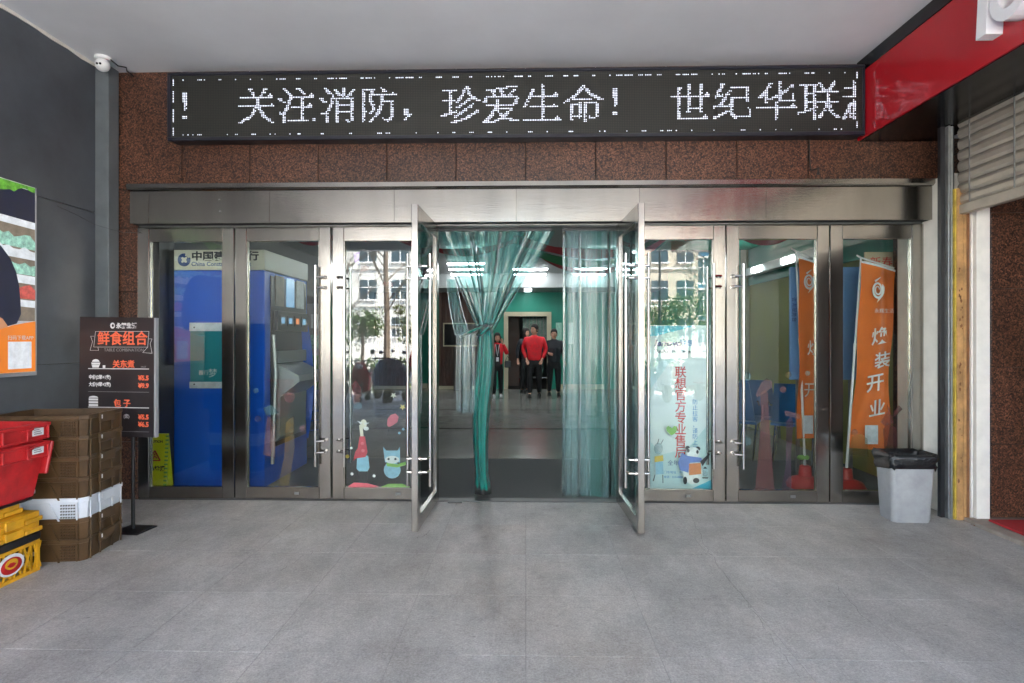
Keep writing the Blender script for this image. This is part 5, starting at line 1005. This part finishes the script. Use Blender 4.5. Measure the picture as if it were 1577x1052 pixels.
    c0 = cv(0, 0, .87, (.178 * B, .14 * B)); c1_ = cv(0, 0, 1.1, (.162 * B, .122 * B)); c2_ = cv(0, .005, 1.32, (.172 * B, .125 * B)); c3_ = cv(0, .008, 1.455, (.09, .075)); CE += [(c0, c1_), (c1_, c2_), (c2_, c3_)]
    if collar: c4 = cv(0, .005, 1.515, (.068, .066)); CE.append((c3_, c4))
    for sd_, (el, wr) in zip((-1, 1), hands):
        b0 = cv(sd_ * sh_, .01, 1.395, .078); b1 = cv(sd_ * el[0], el[1], el[2], .058); b2 = cv(sd_ * wr[0], wr[1], wr[2], .044); CE += [(c2_, b0), (b0, b1), (b1, b2)]
    skin(CV, CE, 'jacket', top, t, 1, c1_)
    TV = []; TE = []
    def tv_(x, y, z, r_): TV.append((x * s, y * s, z * s, (r_[0] * s, r_[1] * s) if isinstance(r_, tuple) else r_ * s)); return len(TV) - 1
    p0 = tv_(0, 0, .92, (.125 * B, .10 * B)); pt = tv_(0, .005, 1.06, (.11 * B, .085 * B)); TE.append((p0, pt))
    
    for sd_, (ky, fy) in zip((-1, 1), stride):
        a = tv_(sd_ * hp, 0, .80, .098 * B); b = tv_(sd_ * (hp + .005), ky, .5, .075 * B); c = tv_(sd_ * (hp + .01), fy, .09, .058); TE += [(p0, a), (a, b), (b, c)]
        MB(Matrix.Translation((sd_ * (hp + .015) * s, fy * s, 0)) @ Matrix.Scale(s, 4)).loft([[(.048 * math.cos(q) * w, -.06 + .15 * math.sin(q) * w, z) for q in [2 * math.pi * k / 14 for k in range(14)]] for w, z in ((.95, 0), (1, .03), (.85, .065), (.5, .1))]).build('shoe', shoe, t, smooth=True)
    skin(TV, TE, 'trousers', 'trouser_black', t, 1, p0)
    if extra: extra(t, s)
    return t
DOWN = ((.25, .04, 1.14), (.27, -.03, .92))
def lanyard(t, s):
    mb = MB(); mb.tube([(-.05 * s, -.1 * s, 1.45 * s), (-.02 * s, -.155 * s, 1.25 * s), (0, -.165 * s, 1.12 * s), (.02 * s, -.155 * s, 1.25 * s), (.05 * s, -.1 * s, 1.45 * s)], .006, 4); mb.build('lanyard', 'poster_white', t); MB().box(-.03, .03, -.185 * s, -.178 * s, .99 * s, 1.1 * s).build('badge', 'poster_white', t)
    mb = MB(); mb.loft([[(-.045 * s, -.1 * s, 1.45 * s), (.045 * s, -.1 * s, 1.45 * s), (.045 * s, -.05 * s, 1.45 * s), (-.045 * s, -.05 * s, 1.45 * s)], [(-.07 * s, -.158 * s, 1.2 * s), (.07 * s, -.158 * s, 1.2 * s), (.07 * s, -.05 * s, 1.2 * s), (-.07 * s, -.05 * s, 1.2 * s)], [(-.08 * s, -.15 * s, .88 * s), (.08 * s, -.15 * s, .88 * s), (.08 * s, -.05 * s, .88 * s), (-.08 * s, -.05 * s, .88 * s)]]); mb.build('shirt', 'trouser_black', t)
    hb = MB().box(.17, .33, -.1, -.01, .82 * s, 1.0 * s, .02).build('handbag', 'black_plastic', t); MB().tube([(.19, -.05, .99 * s), (.24, -.03, 1.13 * s), (.31, -.05, .99 * s)], .01, 6).build('strap', 'black_plastic', hb); MB().box(.085 * s, .105 * s, -.12 * s, -.07 * s, 1.56 * s, 1.66 * s, .004).build('phone', 'black_gloss', t)
person('person in open red jacket with lanyard holding a phone to the ear', (ax(766, 13.7), 13.7, 0), R(4), 1.56, 'jacket_red', (DOWN, ((.27, -.02, 1.18), (.15, -.13, 1.46))), ((-.04, .05), (.0, .12)), R(6), 'long', 'shoe_white', .92, True, lanyard)
person('person in red zipped jacket with hands in pockets, walking in the centre', (ax(823, 13.8), 13.8, 0), R(-3), 1.77, 'jacket_red', (((.28, .06, 1.16), (.19, -.06, .93)), ((.28, .06, 1.16), (.19, -.06, .93))), ((-.06, -.08), (.02, .16)), R(-38), 'short', 'shoe_black', 1.1)
person('person in black jacket walking beside the central red jacket', (ax(853, 14.2), 14.2, 0), R(6), 1.66, 'jacket_black', (((.28, .02, 1.16), (.16, -.15, 1.12)), DOWN), ((.0, .1), (-.05, -.04)), R(-10), 'short', 'shoe_black', 1.12)
person('person in dark clothes mostly hidden behind the central red jacket', (ax(810, 15.0), 15.0, 0), R(30), 1.7, 'jacket_black', (DOWN, DOWN), ((.0, .05), (.03, .1)), R(20), 'long', 'shoe_black', .95)

# ================================================================== STREET BEHIND THE CAMERA (seen in the glass)
MB().box(-120, 120, -9.5, -2.7, -.4, -.12).build('pavement', 'paving', kind='structure'); MB().box(-120, 120, -11.4, -9.5, -.4, -.13).build('pavement', 'paving', kind='structure')
MB().box(-120, 120, -22.5, -11.4, -.4, -.14).build('forecourt', 'paving', kind='structure'); MB().box(-300, 300, -300, -22.5, -.5, -.26).build('road', 'asphalt', kind='structure'); MB().box(-300, 300, 26, 300, -.5, -.27).build('ground', 'asphalt', kind='structure'); MB().box(-300, -14, -2.7, 26, -.5, -.28).build('ground', 'asphalt', kind='structure'); MB().box(14, 300, -2.7, 26, -.5, -.28).build('ground', 'asphalt', kind='structure')
MB().box(-60, 60, -40, -22.5, -.4, -.12).build('pavement', 'paving', kind='structure')
def building(lab, x0, x1, y, h, m_, cols, rows, ww, wh, z0, dz, frame='frame_white', balcony=False):
    t = thing('apartment_building', lab, 'building', ((x0 + x1) / 2, y - 5, 0)); MB().box(x0, x1, y - 10, y, -.2, h).build('wall', m_, t, W=True); MB().box(x0 - .3, x1 + .3, y - 10, y + .4, h, h + .4).build('roof', 'wall_white', t, W=True)
    for j in range(rows):
        for i in range(cols):
            x = x0 + (x1 - x0) * (i + .5) / cols; z = z0 + j * dz
            w = MB().box(x - ww / 2, x + ww / 2, y + .004, y + .04, z, z + wh).build('window', 'window_dark', t, W=True)
            fr_ = MB(); fr_.box(x - ww / 2 - .08, x + ww / 2 + .08, y + .003, y + .16, z - .1, z); fr_.box(x - .03, x + .03, y + .041, y + .07, z, z + wh); fr_.box(x - ww / 2, x + ww / 2, y + .041, y + .065, z + wh * .6, z + wh * .6 + .05); fr_.build('window_frame', frame, w, W=True)
    for j in range(rows - 1): MB().box(x0 - .05, x1 + .05, y + .002, y + .12, z0 + (j + 1) * dz - .55, z0 + (j + 1) * dz - .4).build('string_course', 'wall_white', t, W=True)
building('white apartment block across the street reflected in the giraffe door', -26, -3.5, -34, 21, 'wall_white', 9, 7, 1.3, 1.5, 1.6, 2.9)
building('cream apartment block across the street reflected in the banner door', 3.5, 13.2, -34, 20, 'wall_cream', 5, 6, 1.25, 1.5, 1.5, 2.9)
building('blue glazed block across the street beside the cream one', 13.4, 17.5, -35, 24, 'wall_blue_glass', 4, 9, .8, 2.0, .8, 2.5)
building('plain white block across the street at the far right', 17.8, 34, -33, 20, 'wall_white', 6, 6, 1.3, 1.5, 1.8, 2.9)
wl = thing('boundary_wall', 'white boundary wall with railing across the street', 'wall', (0, -26, 0)); MB().box(-40, 40, -26.2, -26, -.2, .9).build('plinth', 'wall_white', wl, W=True); MB().box(-40, 40, -26.16, -26.04, 2.1, 2.2).build('top_rail', 'wall_cream', wl, W=True)
rl = MB()
for k in range(260): x = -39.9 + k * .307; rl.box(x, x + .05, -26.13, -26.07, .9, 2.1)
rl.build('railing', 'wall_white', wl, W=True, kind='stuff')
def bare_tree(lab, loc, seed, H):
    rn = random.Random(seed); t = thing('bare_tree', lab, 'tree', loc, 0, 'street trees'); tr_ = MB(); br_ = MB()
    tr_.tube([(0, 0, -.2), (.03, .02, H * .25), (-.03, .05, H * .5), (.02, 0, H * .75), (0, 0, H)], [.16, .12, .10, .07, .02], 8); tr_.build('trunk', 'bark', t, smooth=True)
    def grow(p, d, l, r_, n):
        q = p + d * l; br_.tube([p, p.lerp(q, .5) + Vector((rn.uniform(-.05, .05), rn.uniform(-.05, .05), .03)) * l, q], [r_, r_ * .75, r_ * .5], 4, False)
        if n:
            for k in range(3): grow(p.lerp(q, rn.uniform(.45, 1)), (d + Vector((rn.uniform(-.7, .7), rn.uniform(-.7, .7), rn.uniform(-.1, .6)))).normalized(), l * .62, r_ * .55, n - 1)
    for k in range(13): a = rn.uniform(0, 6.3); grow(Vector((0, 0, H * (.28 + .05 * k))), Vector((math.cos(a) * .8, math.sin(a) * .8, .65)).normalized(), H * .24, .035, 3)
    br_.build('crown', 'bark', t)
bare_tree('bare street tree with straight trunk in the middle of the giraffe door', (-5.9, -14, 0), 1, 9); bare_tree('slim bare street tree at the left of the giraffe door', (-9.2, -17, 0), 2, 8); bare_tree('bare street tree behind the lamp post across the street', (9.6, -20, 0), 3, 8)
def leafy(lab, loc, seed, H, rx, m_='leaf_a', n=1700):
    rn = random.Random(seed); t = thing('evergreen_tree', lab, 'tree', loc, 0, 'evergreen street planting'); MB().tube([(0, 0, -.2), (.04, 0, H * .4), (0, 0, H * .8)], [.1, .08, .03], 7).build('trunk', 'bark', t); lf_ = MB()
    cl2 = [(rn.uniform(-.7, .7) * rx, rn.uniform(-.7, .7) * rx, rn.uniform(.35, .9) * H, rn.uniform(.3, .5) * rx) for _ in range(14)]
    for _ in range(n):
        c = rn.choice(cl2); d = Vector((rn.gauss(0, 1), rn.gauss(0, 1), rn.gauss(0, 1))).normalized() * c[3] * rn.uniform(.5, 1.05); p = Vector(c[:3]) + d; a = Vector((rn.uniform(-1, 1), rn.uniform(-1, 1), rn.uniform(-.4, .8))).normalized() * .09; b = a.cross(Vector((rn.uniform(-1, 1), rn.uniform(-1, 1), 1))).normalized() * .05
        lf_.add([p - a, p + b, p + a, p - b], [(0, 1, 2, 3)])
    lf_.build('crown', m_, t)
leafy('round green shrub tree behind bare trunks at left of the street', (-8.4, -19, 0), 4, 3.0, 1.3); leafy('tall evergreen left of the lamp post across the street', (6.3, -18.5, 0), 5, 3.3, 1.6, 'leaf_b'); leafy('tall evergreen right of the lamp post across the street', (8.4, -19.5, 0), 6, 3.9, 1.6, 'leaf_b'); leafy('low evergreen at the right end across the street', (10.8, -19, 0), 8, 2.6, 1.3); leafy('yellowish shrub tree near the apartment steps', (-6.2, -21, 0), 9, 3.6, 1.1, 'leaf_b', 900)
rn = random.Random(12); hgm = MB()
for _ in range(9000):
    p = Vector((rn.uniform(-16, 16), rn.uniform(-7.4, -6.5), rn.uniform(-.1, .85))); a = Vector((rn.uniform(-1, 1), rn.uniform(-1, 1), rn.uniform(-1, 1))).normalized() * .06; b = a.cross(Vector((rn.uniform(-1, 1), 1, rn.uniform(-1, 1)))).normalized() * .04; hgm.add([p - a, p + b, p + a, p - b], [(0, 1, 2, 3)])
hgm.build('hedge', 'leaf_a', label='low clipped hedge along the near kerb', cat='hedge', kind='stuff')
lpst = thing('lamp_post', 'dark lamp post across the street seen in the banner door', 'lamp post', (5.6, -14, 0)); MB().tube([(5.6, -14, -.26), (5.6, -14, 5.2)], [.06, .045], 8).build('pole', 'black_metal', lpst, W=True, smooth=True); MB().lathe([(.1, 0), (.16, .12), (.1, .3), (.02, .36)], (5.6, -14, 5.2), 14).build('lantern', 'black_metal', lpst, W=True)
def scooter(lab, loc, rz, col, quilt=False):
    t = thing('scooter', lab, 'scooter', loc, rz, 'parked scooters in front of the porch')   # nose towards +y
    for y in (-.55, .62):
        w = MB(Matrix.Translation((0, y, .22)) @ Matrix.Rotation(R(90), 4, 'Y')).lathe([(.13, -.04), (.2, -.045), (.22, 0), (.2, .045), (.13, .04)], n=20).build('wheel', 'tyre', t, smooth=True)
        MB(Matrix.Translation((0, y, .22)) @ Matrix.Rotation(R(90), 4, 'Y')).lathe([(.02, -.03), (.128, -.025), (.128, .025), (.02, .03)], n=16).build('rim', 'galvanised', w)
    b = MB(); b.loft([[(x * w, y, z + zz * h) for x, zz in ((-.5, 0), (-.42, .7), (0, 1), (.42, .7), (.5, 0), (0, -.35))] for y, w, z, h in ((-.85, .1, .62, .12), (-.6, .3, .5, .22), (-.2, .32, .42, .25), (.0, .3, .3, .1), (.25, .3, .26, .06), (.38, .34, .35, .1))]); b.build('body', col, t, smooth=True)
    b = MB(); b.loft([[(x * w, y + zz * .02, z) for x, zz in ((-.5, 1), (-.3, -1.5), (.3, -1.5), (.5, 1), (.3, 3), (-.3, 3))] for w, y, z in ((.3, .42, .3), (.42, .44, .6), (.34, .38, .85), (.2, .32, 1.0))]); b.build('front_shield', col, t, smooth=True)
    MB().loft([[(x * w, y, z + zz) for x, zz in ((-.5, 0), (-.4, .07), (.4, .07), (.5, 0))] for y, w, z in ((-.75, .22, .72), (-.4, .3, .74), (.0, .26, .72))]).build('seat', 'scooter_black', t, smooth=True)
    MB().tube([(-.34, .22, 1.02), (-.1, .34, 1.03), (.1, .34, 1.03), (.34, .22, 1.02)], .016, 8).build('handlebar', 'scooter_black', t, smooth=True)
    for s_ in (-1, 1):
        MB().tube([(s_ * .2, .3, 1.03), (s_ * .27, .33, 1.2)], .006, 5).build('mirror_stem', 'chrome', t); MB().ball((s_ * .28, .335, 1.23), (.06, .012, .04), 10, 6).build('mirror', 'chrome', t, smooth=True); MB().tube([(s_ * .07, .62, .22), (s_ * .07, .42, .7)], .022, 6).build('fork', 'galvanised', t)
    MB().ball((0, .46, .9), (.09, .05, .06), 12, 8).build('headlight', 'white_acrylic', t, smooth=True); MB().box(-.13, .13, .52, .74, .44, .47, .01).build('mudguard', col, t)
    MB().tube([(.12, -.1, .3), (.2, -.05, .01)], .012, 6).build('kickstand', 'galvanised', t)
    if quilt:
        q = MB(); q.loft([[((-.36 - .10 * math.sin(k * .42)) * (1 - u / 4), .42 + .14 * math.cos((u - 4) * .35) + .02 * math.sin(u * 2 + k), 1.1 - k * .1 - .16 * (abs(u - 4) / 4) ** 2 * (1 - k / 9)) for u in range(9)] for k in range(8)], close=False); q.build('wind_quilt', 'quilt', t, smooth='all')
    return t
scooter('white scooter with quilted wind cover parked before the porch', (-3.0, -3.3, -.12), R(8), 'scooter_white', True); scooter('red scooter parked next to the white one', (-3.9, -3.6, -.12), R(-5), 'scooter_red', False); scooter('black scooter parked on the right of the white one', (-1.7, -4.2, -.12), R(12), 'scooter_black', True); scooter('black scooter parked at the right edge of the porch', (2.4, -4.5, -.12), R(-12), 'scooter_black', False); scooter('white scooter parked at the right edge of the porch', (3.3, -4.4, -.12), R(-8), 'scooter_white', False); scooter('red scooter parked farthest right before the porch', (4.2, -4.9, -.12), R(-10), 'scooter_red', True)

scooter('black scooter with quilted cover parked at the far left row end', (-4.8, -4.3, -.12), R(4), 'scooter_black', True); scooter('white scooter parked behind the quilted white one', (-3.7, -5.2, -.12), R(10), 'scooter_white', False)
person('person in red jacket standing among the parked scooters outside', (-2.45, -3.4, -.12), R(170), 1.68, 'jacket_red', (DOWN, DOWN), ((.0, .05), (.02, .08)), R(10), 'short', 'shoe_black', 1.0)['group'] = 'people outside the porch'
